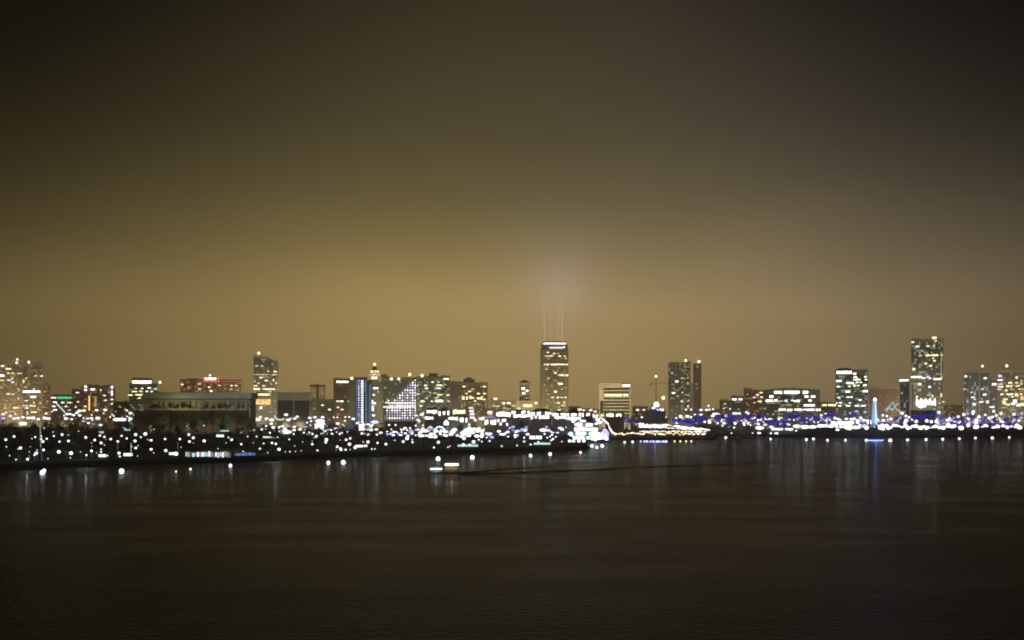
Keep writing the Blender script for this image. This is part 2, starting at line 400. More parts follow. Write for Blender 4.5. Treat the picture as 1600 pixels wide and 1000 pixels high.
# ------------------------------------------------------------------ trees
def tree_meshes(seed, n=360, R=3.6, H=5.2, flat=1.0):
    r = random.Random(seed); cb = MB()
    lobes = [(r.uniform(-1.5, 1.5), r.uniform(-1.5, 1.5), r.uniform(-.9, 1.5), r.uniform(1.2, 2.0)) for _ in range(8)]
    for _ in range(n):
        lx, ly, lz, lr = r.choice(lobes); d = Vector((r.gauss(0, 1), r.gauss(0, 1), r.gauss(0, 1))).normalized()
        c = Vector((lx, ly, lz))*R/3.2+d*lr*R/3.4*r.uniform(.6, 1.05); c.z = c.z*flat+H
        u = Vector((r.gauss(0, 1), r.gauss(0, 1), r.gauss(0, .6))).normalized(); v = u.cross(d if abs(u.dot(d)) < .95 else Vector((0, 0, 1))).normalized(); q = r.uniform(.22, .5)
        cb.quad(c-u*q, c-v*q*.6, c+u*q, c+v*q*.6)
    tb = MB(); tb.tube((0, 0, -.3), (.1, 0, H*.62), .22, .14, 6)
    for _ in range(4):
        lx, ly, lz, lr = r.choice(lobes); tb.tube((.1, 0, H*.55), (lx*.8, ly*.8, H+lz*.6), .12, .04, 4)
    return cb.mesh('crown', M_leaf), tb.mesh('trunk', M_bark)
def palm_meshes(seed):
    r = random.Random(seed); cb = MB(); H = 9
    for k in range(22):
        a = 2*PI*k/22+r.uniform(-.2, .2); el = r.uniform(-.2, 1.1); ln = r.uniform(1.7, 2.3); pts = []
        for j in range(5):
            t = j/4; rr = ln*t*math.cos(el*(1-.4*t)); zz = H+ln*(math.sin(el)*t-.75*t*t)
            pts.append(Vector((math.cos(a)*rr, math.sin(a)*rr, zz)))
        sd = Vector((-math.sin(a), math.cos(a), 0))
        for j in range(4):
            w0 = .28*math.sin(PI*(j/4*.85+.12)); w1 = .28*math.sin(PI*((j+1)/4*.85+.12))
            dr = Vector((0, 0, -.16))
            cb.quad(pts[j], pts[j+1], pts[j+1]+sd*w1+dr, pts[j]+sd*w0+dr); cb.quad(pts[j], pts[j]-sd*w0+dr, pts[j+1]-sd*w1+dr, pts[j+1])
    tb = MB()
    for j in range(5): tb.tube((.12*math.sin(j*.6), 0, j*H/5-.2*(j == 0)), (.12*math.sin((j+1)*.6), 0, (j+1)*H/5), .2-.015*j, .18-.015*j, 6)
    return cb.mesh('crown', M_palm), tb.mesh('trunk', M_bark)
TREES = [tree_meshes(11), tree_meshes(12, R=4.2, H=5.6), tree_meshes(13, 300, 3.0, 4.4, 1.3)]
PALMS = [palm_meshes(21), palm_meshes(22)]
tree_items = []
def tree(px, D, h, palm=False, z=3.0): tree_items.append((px, D, h, palm, z))
def flush_trees():
    byk = {}
    for it in tree_items:
        px, D, h, palm, z = it; row = 'front' if D < coast_D(px)+60 else 'middle' if D < 900 else 'podium' if z > 4 else 'back' if D < 1150 else 'rear'
        byk.setdefault((palm, row, landmark(px)), []).append(it)
    for (palm, row, lm), items in byk.items():
        items.sort(key=lambda t: t[0])
        for i, (px, D, h, palm, z) in enumerate(items):
            nm = 'palm_tree' if palm else 'shade_tree'
            lab = 'dark %s, %s from left in %s row below %s' % ('slender palm' if palm else 'round crowned tree', ORD[min(i, 29)], row, lm)
            k = h/(9.6 if palm else 7.6); ms = PALMS[i % 2] if palm else TREES[(i*7+int(px)) % 3]
            t = thing(nm, lab, 'palm tree' if palm else 'tree', (XP(px, D), D, z), (px*1.7) % 6.28, 'dark trees of the shoreline park')
            sx = k*random.uniform(.85, 1.15)
            link('crown', ms[0], t, scale=(sx, sx, k)); link('trunk', ms[1], t, scale=(sx, sx, k))
    tree_items.clear()

# ------------------------------------------------------------------ city buildings
def beacon(t, px, py, D, k='a', s=10, r=1.5, post=None, oy=0):
    z0 = (post if post is not None else ZP(py, D)-2.5)
    b = MB(); b.tube((XP(px, D)-t.location.x, oy, z0-t.location.z), (XP(px, D)-t.location.x, oy, ZP(py, D)-t.location.z), .22, .15, 5)
    h = b.build('beacon_mast', M_post, t)
    link('beacon_light', globe(k, s), h, loc=(XP(px, D)-t.location.x, oy, ZP(py, D)-t.location.z), scale=(r, r, r))
def win(t, px, py, D, w=3.2, h=2.2, k='y', s=3.0, name='lit_window', out=.16, fy=0):
    """one lit window (or a lit run of them) on the front face"""
    mat = wmat('room_%s_%s' % (k, str(s).replace('.', '_')), WC[k], s) if w > 6 else we(k, s)
    return link(name, ubox(mat), t, loc=(XP(px, D)-t.location.x, fy-out/2, ZP(py, D)-t.location.z), scale=(w*D/F, out, h*D/F))
def building(name, label, cat, x0, x1, ytop, D, depth, wall, fl=3.7, bay=3.6, lit=(), dim=.12, dimk='y', roofh=1.2, cap=None, style='grid', seed=0, slab=None, base=3.0, dims=.22, shape=None):
    """x0,x1,ytop photo pixels at distance D; returns the thing; wall = material"""
    cx = XP((x0+x1)/2, D); W = (x1-x0)*D/F; top = ZP(ytop, D); H = top-base
    th = math.atan2(cx, D)
    t = thing(name, label, cat, (cx, D, base), -th); t.scale.x = math.cos(th)
    b = MB()
    if shape: # outline of the front in local x,z
        pts = [(XP(px, D)-cx, ZP(py, D)-base) for px, py in shape]
        b.prism_y(pts, 0, depth)
    else:
        b.box(-W/2, W/2, 0, depth, 0, H)
    b.build('wall', wall, t)
    def topz(x):
        if not shape: return H
        pts = sorted(((XP(px, D)-cx, ZP(py, D)-base) for px, py in shape), key=lambda p: p[0]); best = H
        up = [p for p in pts if p[1] > 1]
        for a, c in zip(up[:-1], up[1:]):
            if a[0] <= x <= c[0] and c[0] > a[0]: return a[1]+(c[1]-a[1])*(x-a[0])/(c[0]-a[0])
        return up[0][1] if x < up[0][0] else up[-1][1]
    if not shape:
        b = MB(); b.box(-W/2-.3, W/2+.3, -.3, .3, H-.4, H+roofh); b.box(-W/2-.3, W/2+.3, depth-.3, depth+.3, H-.4, H+roofh)
        b.box(-W/2-.3, -W/2+.3, .3, depth-.3, H-.4, H+roofh); b.box(W/2-.3, W/2+.3, .3, depth-.3, H-.4, H+roofh)
        b.build('parapet', slab or wall, t)
    r = random.Random(seed*31+int(x0)); g = MB(); dm = MB(); sl = MB()
    nf = int((H-2)/fl); nb = max(2, int((W-1.6)/bay)); bw = (W-1.6)/nb
    for i in range(nf):
        z = 1.4+i*fl
        for j in range(nb):
            x = -W/2+.8+j*bw
            if z+fl > topz(x+bw/2)-.6: continue
            tgt = dm if r.random() < dim else g
            if style == 'band': tgt.box(x+.05, x+bw-.05, -.05, .03, z+.9, z+fl-.9)
            elif style == 'tall': tgt.box(x+.75, x+bw-.75, -.05, .03, z+.25, z+fl-.25)
            else: tgt.box(x+.55, x+bw-.55, -.05, .03, z+.8, z+fl-.6)
        if style in ('band', 'slab') and z+.6 < H-1: sl.box(-W/2-.25, W/2+.25, -.45, .01, z-.25, z+.55)
    if style == 'tall':
        for j in range(nb+1):
            x = -W/2+.8+j*bw; sl.box(x-.35, x+.35, -.5, -.01, 0, topz(x)-.8)
    # side returns carry windows too
    for sx in (-1, 1):
        for i in range(nf):
            z = 1.4+i*fl
            if z+fl > topz(sx*W/2)-.6: continue
            for j in range(max(1, int(depth/(bay*1.5)))):
                y = 1+j*bay*1.5; xx = sx*(W/2+.02)
                (dm if r.random() < dim else g).box(min(xx-.03, xx+.03), max(xx-.03, xx+.03), y, y+bay*.9, z+.8, z+fl-.6)
    if g.f: g.build('window_grid', M_glass, t, kind='stuff')
    if dm.f: dm.build('dimly_lit_windows', wmat('dim_room_'+dimk+str(dims), WC[dimk], dims*2.2, .21, .1), t, kind='stuff')
    if sl.f: sl.build('facade_ribs', slab or wall, t, kind='stuff')
    if not shape:
        for _ in range(r.randint(1, 3) if cap != 'none' else 0):
            rr = MB(); pw = W*r.uniform(.08, .2); px_ = -W*.4+W*.27*_+r.uniform(0, W*.07); rr.box(px_, px_+pw, depth*.3, depth*.6, H+.02, H+r.uniform(1.8, 3.2)); rr.build('rooftop_plant', M_grey, t)
    for e in lit:
        px, py = e[0], e[1]; w = e[2] if len(e) > 2 else 3.0; k = e[3] if len(e) > 3 else 'y'; s = e[4] if len(e) > 4 else 2.6; h = e[5] if len(e) > 5 else 2.0
        win(t, px, py, D, w, h, k, s, fy=-.5 if style in ('tall', 'band', 'slab') else 0)
    return t
def sign(t, px, py, D, w, h, k='w', s=6, frame=True, fy=-.6, name='roof_sign'):
    b = MB(); x = XP(px, D)-t.location.x; z = ZP(py, D)-t.location.z; W = w*D/F; H = h*D/F
    b.box(x-W/2-.6, x+W/2+.6, fy, fy+.5, z-H/2-.6, z+H/2+.6); o = b.build(name, M_dark, t)
    f = MB(); n_ = max(3, int(w/2.6)); r = random.Random(int(px))
    for i in range(n_):
        a = x-W/2+W*i/n_; f.box(a+.04*W/n_, a+.96*W/n_, fy-.25, fy-.01, z-H/2*r.uniform(.75, 1), z+H/2*r.uniform(.75, 1))
    f.build('sign_face', we(k, s), o)
    return o
def upper(t, x0, x1, y0, y1, D, d0, d1, mat, name='penthouse'):
    b = MB(); b.box(XP(x0, D)-t.location.x, XP(x1, D)-t.location.x, d0, d1, ZP(y1, D)-t.location.z, ZP(y0, D)-t.location.z); return b.build(name, mat, t)

# --- far left apartment towers
D = 1720
t = building('apartment_tower', 'broad apartment tower cut by the left frame edge, many white lit rooms', 'apartment tower', -24, 36, 563, D, 30, M_beige, lit=[
    (4, 572, 5, 'w', 4), (13, 576, 8, 'y', 4), (3, 587, 7, 'c', 6, 3.6), (3, 594.5, 5, 'y', 3), (13, 583, 5), (20, 583, 5, 'y', 3), (19, 591, 4), (14, 594, 5, 'w', 3), (20, 597, 5, 'w', 3),
    (29, 583, 3), (33, 583, 3), (29, 608.5, 3), (13, 615.5, 6, 'w', 3), (20, 616, 4), (29, 623, 3, 'p'), (8, 634, 3, 'a', 1.6), (8, 637.5, 5, 'a', 2), (25, 637, 9, 'y', 3), (25, 600, 3, 'a', 1), (3, 605, 4, 'y', 1), (10, 626, 4, 'a', 1.2), (18, 643, 12, 'a', 1.5)], dim=.42, dimk='a', seed=1)
beacon(t, 27, 561, D, 'p', 12, 1.8); beacon(t, 26, 566.5, D, 'w', 12, 1.8, oy=-1)
D = 1760
t = building('apartment_tower', 'stepped apartment tower second from the left edge with a bright lit middle floor', 'apartment tower', 36, 66, 568, D, 28, M_beige, lit=[
    (56, 587, 3.5), (65, 587.5, 4, 'w', 4), (41, 591, 3.5), (36.5, 596, 3.5, 'y', 3.5, 5), (47, 612, 22, 'c', 6, 3.6), (60, 612, 6, 'w', 5, 3.4), (52, 620, 9, 'c', 5, 3), (53, 608, 3, 'w', 3),
    (41, 626, 5, 'w', 3), (53, 629, 3, 'g'), (36, 634, 5, 'w'), (42, 634, 3, 'w', 3), (51, 634, 10, 'y', 3), (63, 630, 3, 'a'), (42, 637.5, 6, 'w', 3), (53, 644, 9, 'y', 3), (40, 605, 5, 'y', 1), (45, 600, 4, 'a', .8), (60, 640, 5, 'a', 1.5)], dim=.42, dimk='a', seed=2)
beacon(t, 45, 566, D, 'w', 12, 2.2)
upper(t, 58, 66, 565, 568, D, 8, 16, M_beige)
t = building('apartment_tower', 'low brown wing stepping down from the left apartment towers', 'apartment block', 66.3, 79, 601, 1765, 26, M_brown, lit=[(70, 612, 3, 'a', 1), (74, 627, 3, 'g', .8), (69, 636, 3, 'g', .7)], dim=.3, dimk='a', seed=3)
# --- green sign
D = 1600
t = building('office_block', 'low block carrying the long green rooftop sign', 'office block', 80, 117, 618, D, 24, M_brown, lit=[
    (86, 628.5, 6, 'w', 5), (98, 629, 5, 'w', 4), (109, 629, 8, 'p', 2.5), (84, 635, 5, 'w', 4), (103, 635, 4, 'w', 3), (86, 640.5, 6, 'w', 5), (108, 641, 5, 'y', 1.2)], dim=.3, dimk='a', seed=4)
o = sign(t, 101, 621.5, D, 22, 4, 'G', 2.0); sign(t, 84, 621.5, D, 8, 2.6, 'p', 5, name='pink_sign')
b = MB(); b.tube((XP(88, D)-t.location.x, -3, ZP(630, D)-3), (XP(102, D)-t.location.x, -3, ZP(645, D)-3), .9, .9, 6); b.build('lit_escalator_tube', we('w', 2.0), t)
t = building('office_block', 'narrow block behind the right end of the green sign', 'office block', 112, 131, 609, 1700, 24, M_brown, lit=[(121, 613.5, 5, 'w', 4), (122, 628, 4, 'y', 3), (118, 636, 4, 'w', 3)], dim=.25, dimk='a', seed=5)
# --- hotel 128-180
D = 1500
t = building('hotel', 'brown hotel with lamps on its roof corners and a tall amber stair window', 'hotel', 127, 180, 604, D, 26, M_brown, lit=[
    (133.5, 609.5, 7, 'w', 4), (158, 609.5, 4, 'p', 3), (163, 618, 4.5, 'w', 3), (164.5, 625.5, 5, 'p', 3), (133, 635, 5, 'y', 3), (175, 614, 3, 'w', 3.5, 8), (175, 624, 4, 'w', 3), (175, 631, 3, 'w', 3), (139.5, 630, 2.6, 'a', 2.6, 23), (149, 628, 4, 'a', .6, 16), (170, 613, 3, 'p', 1)], dim=.35, dimk='a', seed=6)
sign(t, 145, 608.5, D, 7, 3, 'w', 6); beacon(t, 134, 604.5, D, 'w', 12, 1.9, oy=-1.5); beacon(t, 175, 605, D, 'w', 12, 1.9, oy=-1.5)
b = MB()
for px in (130, 137, 152, 160, 168, 178): b.box(XP(px, D)-t.location.x-.9, XP(px, D)-t.location.x+.9, -1.2, -.02, 0, ZP(606, D)-3)
b.build('bay_column', M_brown, t, kind='stuff')
# --- white sign
D = 1650
t = building('office_block', 'dark office block with the bright white rooftop sign', 'office block', 202, 246, 600, D, 28, M_green, lit=[
    (212, 607, 5, 'g', 1), (222, 607, 4, 'w', 3), (233, 606, 5, 'w', 4.5), (243, 607, 5, 'g', 1.6), (210, 612, 8, 'y', 3), (220, 611.5, 5, 'y', 3), (229.5, 611.5, 4, 'w', 3.5), (237, 612, 4, 'w', 3.5), (203.5, 617.5, 7, 'y', 3.5), (216.5, 617, 11, 'y', 4), (218, 622, 4, 'g', 3)], dim=.2, dimk='g', style='band', seed=7)
sign(t, 221.5, 597, D, 30, 5.5, 'w', 9); beacon(t, 250, 597, D, 'g', 9, 2.1, post=ZP(640, D)); upper(t, 206, 238, 590.5, 593.5, D, 2, 12, M_dark)
t = building('office_block', 'dim brown block between the white sign block and the long hall', 'office block', 178, 203, 629, 1400, 20, M_brown, lit=[(198, 641, 4, 'w', 3), (188, 636, 3, 'a', .8)], dim=.2, dimk='a', seed=8)
t = building('office_block', 'low shadowed block behind the left end of the long hall', 'office block', 236, 282, 614, 1560, 26, M_green, lit=[(262, 617, 4, 'y', .8)], dim=.1, dimk='g', seed=9)
# --- red sign hotel
D = 1620
t = building('hotel', 'low orange brown hotel with the red and white roof sign', 'hotel', 282, 378, 594, D, 30, M_brown, lit=[
    (285, 601, 4, 'y', 4), (312, 600, 5, 'p', 2), (312, 608, 5, 'p', 2), (327, 605, 4, 'y', 4), (330, 611, 4.5, 'w', 5), (343, 602, 4, 'y', 1.6), (362, 602, 4, 'y', 3), (369, 602, 4, 'y', 3), (361, 608, 5, 'a', 1.2), (295, 606, 4, 'a', .7), (372, 609, 3, 'a', .9), (352, 607, 3, 'a', .7)], dim=.35, dimk='a', slab=M_tile, seed=10)
sign(t, 329, 592, D, 18, 4.4, 'w', 8); beacon(t, 328, 586.5, D, 'p', 10, 1.6)
b = MB(); x = -t.location.x; b.box(XP(340, D)+x, XP(372, D)+x, -.9, -.32, ZP(596.2, D)-3, ZP(594.8, D)-3); b.build('red_neon_edge', we('R', .8), t)
b = MB(); b.box(XP(318, D)+x, XP(342, D)+x, -1.4, -.95, ZP(597, D)-3, ZP(595.6, D)-3); b.box(XP(318, D)+x, XP(319, D)+x, -1.4, -.95, ZP(595.5, D)-3, ZP(589, D)-3); b.box(XP(340.5, D)+x, XP(342, D)+x, -1.4, -.95, ZP(595.5, D)-3, ZP(589, D)-3); b.build('red_sign_border', we('R', 3), t)
# --- slant topped tower
D = 1680
t = building('office_tower', 'slant topped office tower with bright amber lower floors', 'office tower', 396, 435, 556, D, 30, M_grey, shape=[(396, 662), (435, 662), (435, 565), (428, 563), (418, 557), (396, 556)], lit=[
    (430, 580.5, 4.5, 'y', 5), (419, 580, 4, 'y', 1.6), (401, 572, 4, 'g', 1), (409.5, 572, 4, 'g', 1), (408, 585.3, 23, 'y', 1.4, 1.4), (429, 585.3, 8, 'y', 2, 1.4), (408, 590, 5, 'y', 4), (416, 594.5, 5, 'y', 4.5), (427.5, 594, 3, 'y', 2, 4), (404, 599, 4, 'y', 1.6), (431.5, 598.5, 3, 'y', 1.6, 3.4), (399.5, 603, 6, 'y', 3), (412, 603, 5, 'y', 2.4),
    (401, 608, 10, 'y', 4, 2.4), (420, 607.8, 20, 'y', 3, 2.2), (422, 612, 5, 'g', .9), (409.5, 616.5, 26, 'y', 3.6, 3), (409.5, 628, 26, 'a', 2.4, 8), (409.5, 623, 26, 'a', .5, 2), (408, 637, 4, 'g', 4, 4), (398, 596, 3, 'y', 1), (424, 600, 4, 'y', .8)], style='slab', dim=.25, dimk='g', seed=11)
beacon(t, 404.5, 552, D, 'y', 12, 2.2)
# --- arena box
D = 1380
t = building('arena', 'plain dark arena box with a pale lit roof line', 'arena', 432.5, 485, 614, D, 30, M_grey, dim=0, bay=40, fl=40, cap='none', seed=12)
b = MB(); b.box(XP(437, D)-t.location.x, XP(484, D)-t.location.x, -.7, -.31, ZP(612.8, D)-3, ZP(611.8, D)-3); b.build('lit_roof_line', we('a', .32), t)
t = building('office_block', 'small amber lit block with a dark overhanging roof and mast', 'office block', 486, 508, 604.5, 1500, 20, M_beige, lit=[(492, 613, 8, 'a', .42, 15), (502, 613, 8, 'a', .42, 15)], dim=.1, dimk='a', cap='none', seed=13)
b = MB(); b.box(XP(483.5, 1500)-t.location.x, XP(509, 1500)-t.location.x, -2, 22, ZP(604.5, 1500)-3+1.25, ZP(602.5, 1500)-3+1.25); b.build('overhanging_roof', M_tile, t)
b = MB(); b.box(XP(494, 1500)-t.location.x, XP(497, 1500)-t.location.x, -1.6, -.6, 0, ZP(600, 1500)-3); b.build('dark_pier', M_tile, t)
t = building('office_block', 'low dark block in front of the small amber block', 'office block', 484, 522, 625, 1340, 24, M_dark, lit=[(504, 633, 4, 'y', 4), (515, 640, 4, 'w', 5)], dim=.12, dimk='a', seed=14)
# --- purple brown office
D = 1480
t = building('office_block', 'square purple brown office block with a row of white lights under its roof', 'office block', 521, 551, 592.5, D, 24, M_brown, lit=[
    (531, 627, 11, 'g', 3), (546, 627, 5, 'g', 1.4), (548.5, 622, 4.5, 'w', 6, 3.4), (528, 636.5, 4, 'p', 3), (534.5, 640, 4, 'p', 4), (536, 603, 22, 'p', .25, 1.2)], dim=.04, dimk='a', style='band', seed=15)
sign(t, 537.5, 596.5, D, 24, 4, 'w', 3.2, fy=-1.2); beacon(t, 549.5, 591, D, 'y', 10, 2)
# --- blue tower
D = 1350
t = building('hotel_tower', 'slim tower with two columns of blue white lights', 'hotel tower', 554, 574, 590.5, D, 22, M_blueg, dim=0, bay=30, fl=50, seed=16, cap='none')
b = MB(); b.box(XP(574.2, D)-t.location.x, XP(581, D)-t.location.x, 2, 20, 0, ZP(594, D)-3); b.build('wing', M_blueg, t)
b = MB(); b.box(XP(545, D)-t.location.x, XP(553.8, D)-t.location.x, 2, 20, 0, ZP(594, D)-3); b.build('wing', M_green, t)
rr = random.Random(4)
for i in range(19):
    py = 595.5+i*3.75
    win(t, 566, py, D, 3.7, 2.3, 'c', rr.choice([3.5, 4.5]), fy=-.35); win(t, 560.6, py+rr.uniform(-.3, .3), D, 2.6, 1.9, rr.choice(['b', 'c', 'v']), rr.choice([1.2, 2.0]), fy=-.35)
b = MB(); b.box(XP(557, D)-t.location.x, XP(558, D)-t.location.x, -.6, -.32, 4, ZP(594, D)-3); b.box(XP(571, D)-t.location.x, XP(572.5, D)-t.location.x, -.6, -.32, 4, ZP(594, D)-3); b.build('blue_neon_edge', we('b', .55), t)
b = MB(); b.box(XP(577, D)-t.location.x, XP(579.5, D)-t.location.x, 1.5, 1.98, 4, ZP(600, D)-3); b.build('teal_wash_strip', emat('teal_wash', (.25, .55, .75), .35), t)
b = MB()
for i in range(9): b.box(XP(555+i*2.6, D-30)-t.location.x, XP(557.2+i*2.6, D-30)-t.location.x, -30, -28, 0, ZP(662+((i*5) % 3), D-30)-3)
o = b.build('lit_entrance', we('w', 5), t)
# --- domed tower
D = 1640
t = thing('domed_tower', 'ornate tower with a lit crown ring and dark cone below a white finial lamp', 'tower', (XP(584.5, D), D, 3))
k = D/F
b = MB(); b.box(-11*k, 11*k, 0, 24, 0, ZP(596, D)-3); b.build('wall', M_green, t)
b = MB(); b.box(-5.5*k, 5.5*k, 1, 13, ZP(596, D)-3+.01, ZP(583, D)-3); b.build('tower_shaft', M_beige, t)
def cyl(name, r0, r1, y0, y1, mat, n=8, cyy=7):
    b = MB(); b.lathe([(r0*k, ZP(y0, D)-3), (r1*k, ZP(y1, D)-3)], cy=cyy, n=n); return b.build(name, mat, t)
cyl('lit_crown', 8, 6.4, 586, 583.6, we('y', 2.4)); cyl('cornice', 7.2, 7.2, 583.4, 582.4, M_tile)
for a in range(8):
    b = MB(); an = a*PI/4+.3; b.box(5.2*k*math.cos(an)-1.3, 5.2*k*math.cos(an)+1.3, 7+5.2*k*math.sin(an)-.8, 7+5.2*k*math.sin(an)+.8, ZP(582.3, D)-3, ZP(578.6, D)-3); b.build('lit_arch', we('y', 3.2), t)
cyl('inner_drum', 3.8, 3.8, 582.3, 578, M_tile); cyl('cone_roof', 5.6, 1.1, 577.8, 571.8, M_tile)
cyl('finial_lamp', 1.9, 1.5, 570.6, 567, we('y', 7)); win(t, 584.5, 590, D, 10, 4.6, 'p', 3.2, fy=.9)
for px, py, w, kk, s in [(587, 606.5, 8, 'w', 4), (584, 617, 4, 'y', 3.4), (578, 601, 3, 'g', .8), (591, 612, 3, 'g', .8)]: win(t, px, py, D, w, 2.6, kk, s)
for px, py, w, h in [(580, 627, 6, 4), (577, 632, 5, 6), (584, 630, 7, 3), (581, 638, 6, 8)]: win(t, px, py, D, w, h, 'w', 5.5, name='lit_stair_window', fy=-.3)
t['label'] = 'ornate tower with a lit crown ring under a dark cone and finial lamp'
# --- big dark slab with red roof lights
D = 1700
t = building('apartment_slab', 'long dark slab right of the domed tower with a red roof line', 'apartment block', 596, 651, 591, D, 24, M_green, lit=[
    (597, 628, 4, 'g', 3.5), (604, 629, 4, 'w', 3), (600, 636, 8, 'y', 3.5), (607, 626, 3, 'w', 3), (602, 606, 3, 'g', .7), (625, 597, 3, 'g', .6), (612, 634, 7, 'g', 3)], dim=.16, dimk='g', slab=M_tile, seed=17)
beacon(t, 611.5, 592, D, 'p', 9, 2.3, oy=-2); beacon(t, 623, 592, D, 'p', 7, 2.3, oy=-2); upper(t, 596, 605, 585, 589, D, 3, 14, M_brown)
# --- triangular grid of lights
D = 1180
t = thing('lattice_pyramid', 'triangular stepped frame of white lights rising to the right', 'light display', (XP(628, D), D, 3)); k = D/F
b = MB(); pts = [(XP(602, D)-t.location.x, 0), (XP(649.5, D)-t.location.x, 0), (XP(649.5, D)-t.location.x, ZP(589, D)-3), (XP(646, D)-t.location.x, ZP(592, D)-3), (XP(602, D)-t.location.x, ZP(636, D)-3)]
b.prism_y(pts, 1.0, 9); b.build('wall', M_dark, t)
gr = MB(); ed = MB()
nr = 17
for i in range(nr):
    py = 594+i*3.95; xl = max(603, 648-(i*3.9+1)); x1 = 649
    if py > 657: break
    gr.box(XP(xl, D)-t.location.x, XP(x1, D)-t.location.x, .2, .55, ZP(py, D)-3-.28*k, ZP(py, D)-3+.28*k)
for j in range(12):
    px = 648.8-j*4.0; yt = 594+max(0, (648-px)/3.9-1)*3.95
    gr.box(XP(px, D)-t.location.x-.28*k, XP(px, D)-t.location.x+.28*k, -.2, .15, ZP(658, D)-3, ZP(yt, D)-3)
gr.build('lit_lattice', emat('lattice_glow', (.92, .88, 1), 1.0), t, kind='stuff')
r = random.Random(9)
for i in range(16):
    py = 594+i*3.95
    for j in range(12):
        px = 648.8-j*4
        if px < max(603, 648-i*3.9-1): continue
        q = .95 if 628 < py < 640 else .55
        if r.random() < q: link('bulb', globe('w' if 617 < py < 642 or r.random() < .7 else 'v', 4), t, loc=(XP(px, D)-t.location.x, -.6, ZP(py, D)-3), scale=(r.uniform(.9, 1.35)*k,)*3)
b = MB(); b.box(XP(606, D)-t.location.x, XP(650, D)-t.location.x, -1.2, -.7, ZP(631, D)-3, ZP(628.5, D)-3); b.box(XP(600, D)-t.location.x, XP(648, D)-t.location.x, -1.2, -.7, ZP(636.5, D)-3, ZP(634.6, D)-3); b.build('lit_terrace', we('w', 1.6), t)
# --- terraced block
D = 1620
t = building('apartment_block', 'terraced apartment block with green tinged windows right of the light triangle', 'apartment block', 651, 703, 589, D, 30, M_green, lit=[
    (697, 592, 8, 'g', 5), (676, 597, 4, 'g', 4), (685, 597, 4, 'g', 1.4), (665, 602.5, 4.5, 'w', 4), (666.5, 607, 5, 'w', 4), (687, 602, 9, 'y', 4), (682.5, 606.5, 4, 'v', 4), (686.5, 606.5, 4, 'w', 4.5), (652, 603, 3.5, 'g', 1.4), (653, 616, 4, 'w', 2), (667, 622, 3, 'g', 1.6), (687, 616.8, 8, 'g', 2.6),
    (700, 617.5, 5, 'y', 4), (683, 621, 5, 'y', 2.4), (686, 626.5, 12, 'w', 5, 3.6), (675, 627, 4, 'y', 4), (660, 627, 7, 'g', 3), (658, 634, 4.5, 'y', 4), (701, 627, 4, 'p', 2), (661, 612, 3, 'g', .7), (696, 601, 3, 'g', .7), (672, 613, 4, 'g', .8), (680, 614, 6, 'y', .9)], dim=.4, dimk='g', style='slab', seed=18)
upper(t, 670, 684, 583, 588, D, 4, 20, M_green, 'penthouse'); upper(t, 690, 703, 586.5, 588.2, D, 2, 20, M_grey, 'roof_terrace')
beacon(t, 646.5, 586, 1700, 'y', 9, 2.3, oy=60); beacon(t, 659.5, 587, D, 'y', 9, 2.3)
t = building('office_block', 'plain dark block just right of the terraced block', 'office block', 703, 720, 597, 1560, 20, M_dark, dim=.03, seed=19)
t = building('apartment_block', 'brown apartment block with capped roofs and clustered yellow windows', 'apartment block', 716, 762, 598.5, 1600, 28, M_brown, lit=[
    (725, 604, 4.5, 'y', 5), (733.5, 611.5, 4.5, 'y', 4), (738, 608, 3, 'p', 1.6), (729, 615, 3, 'p', 2.6), (747.5, 615, 5, 'y', 4.5), (724, 622, 4, 'y', 4, 5), (729.5, 622, 2.6, 'y', 4, 5), (735, 621, 3, 'y', 4, 5), (739, 621.5, 4, 'y', 4), (742.5, 626.5, 4, 'y', 3), (748, 622.5, 5, 'y', 4, 3), (752.5, 622, 3, 'y', 4, 5), (757, 604, 4.5, 'y', 4.5), (757, 615, 4, 'y', 4), (757, 624, 4, 'y', 3.5), (719, 627, 3, 'y', 1.4), (745, 631, 8, 'g', .8)], dim=.3, dimk='y', seed=20)
upper(t, 724, 742, 592, 596.5, 1600, 3, 22, M_dark, 'roof_cap'); upper(t, 728, 737, 589.6, 591.9, 1600, 5, 18, M_dark, 'roof_cap')
t = building('apartment_block', 'low wide beige block left of the pyramid roofed tower', 'apartment block', 762, 806, 626, 1500, 24, M_beige, lit=[(774, 623.8, 5.5, 'p', 5, 4), (787, 630, 5, 'p', 4.5, 3), (795, 630, 5.5, 'p', 5, 3), (775, 634.5, 12, 'y', 1.4), (802, 634, 6, 'y', 2), (790, 638, 9, 'y', 1.2)], dim=.5, dimk='y', seed=21)
# --- pyramid roofed small tower
D = 1580
t = building('clock_tower', 'small beige tower with a dark pyramid roof', 'tower', 811, 828, 599, D, 16, M_beige, lit=[(817.5, 607, 5, 'w', 5.5, 3.4), (823.5, 610.5, 4.5, 'w', 4, 3), (818.5, 614.5, 4.5, 'w', 5.5, 3.4), (822, 622, 3, 'g', .6)], dim=.15, dimk='g', seed=22, cap='none')
b = MB(); q = 10*D/F; z0 = ZP(597.8, D)-3; b.prism([(-q, -2), (q, -2), (q, 18), (-q, 18)], z0, ZP(593.4, D)-3, 0, [(-.4, 7.6), (.4, 7.6), (.4, 8.4), (-.4, 8.4)]); b.build('pyramid_roof', M_tile, t)
b = MB(); b.box(XP(806, D)-t.location.x, XP(837, D)-t.location.x, -12, -.3, 0, ZP(626, D)-3); b.build('podium', M_beige, t)
win(t, 824.5, 634, D, 13, 3.6, 'y', 4.5, fy=-12.1); win(t, 811, 638, D, 5, 3, 'y', 2, fy=-12.1); win(t, 814, 629, D, 4, 6, 'a', .5, fy=-12.1); win(t, 837.5, 630, D, 4, 3.4, 'y', 4, fy=-12.2)
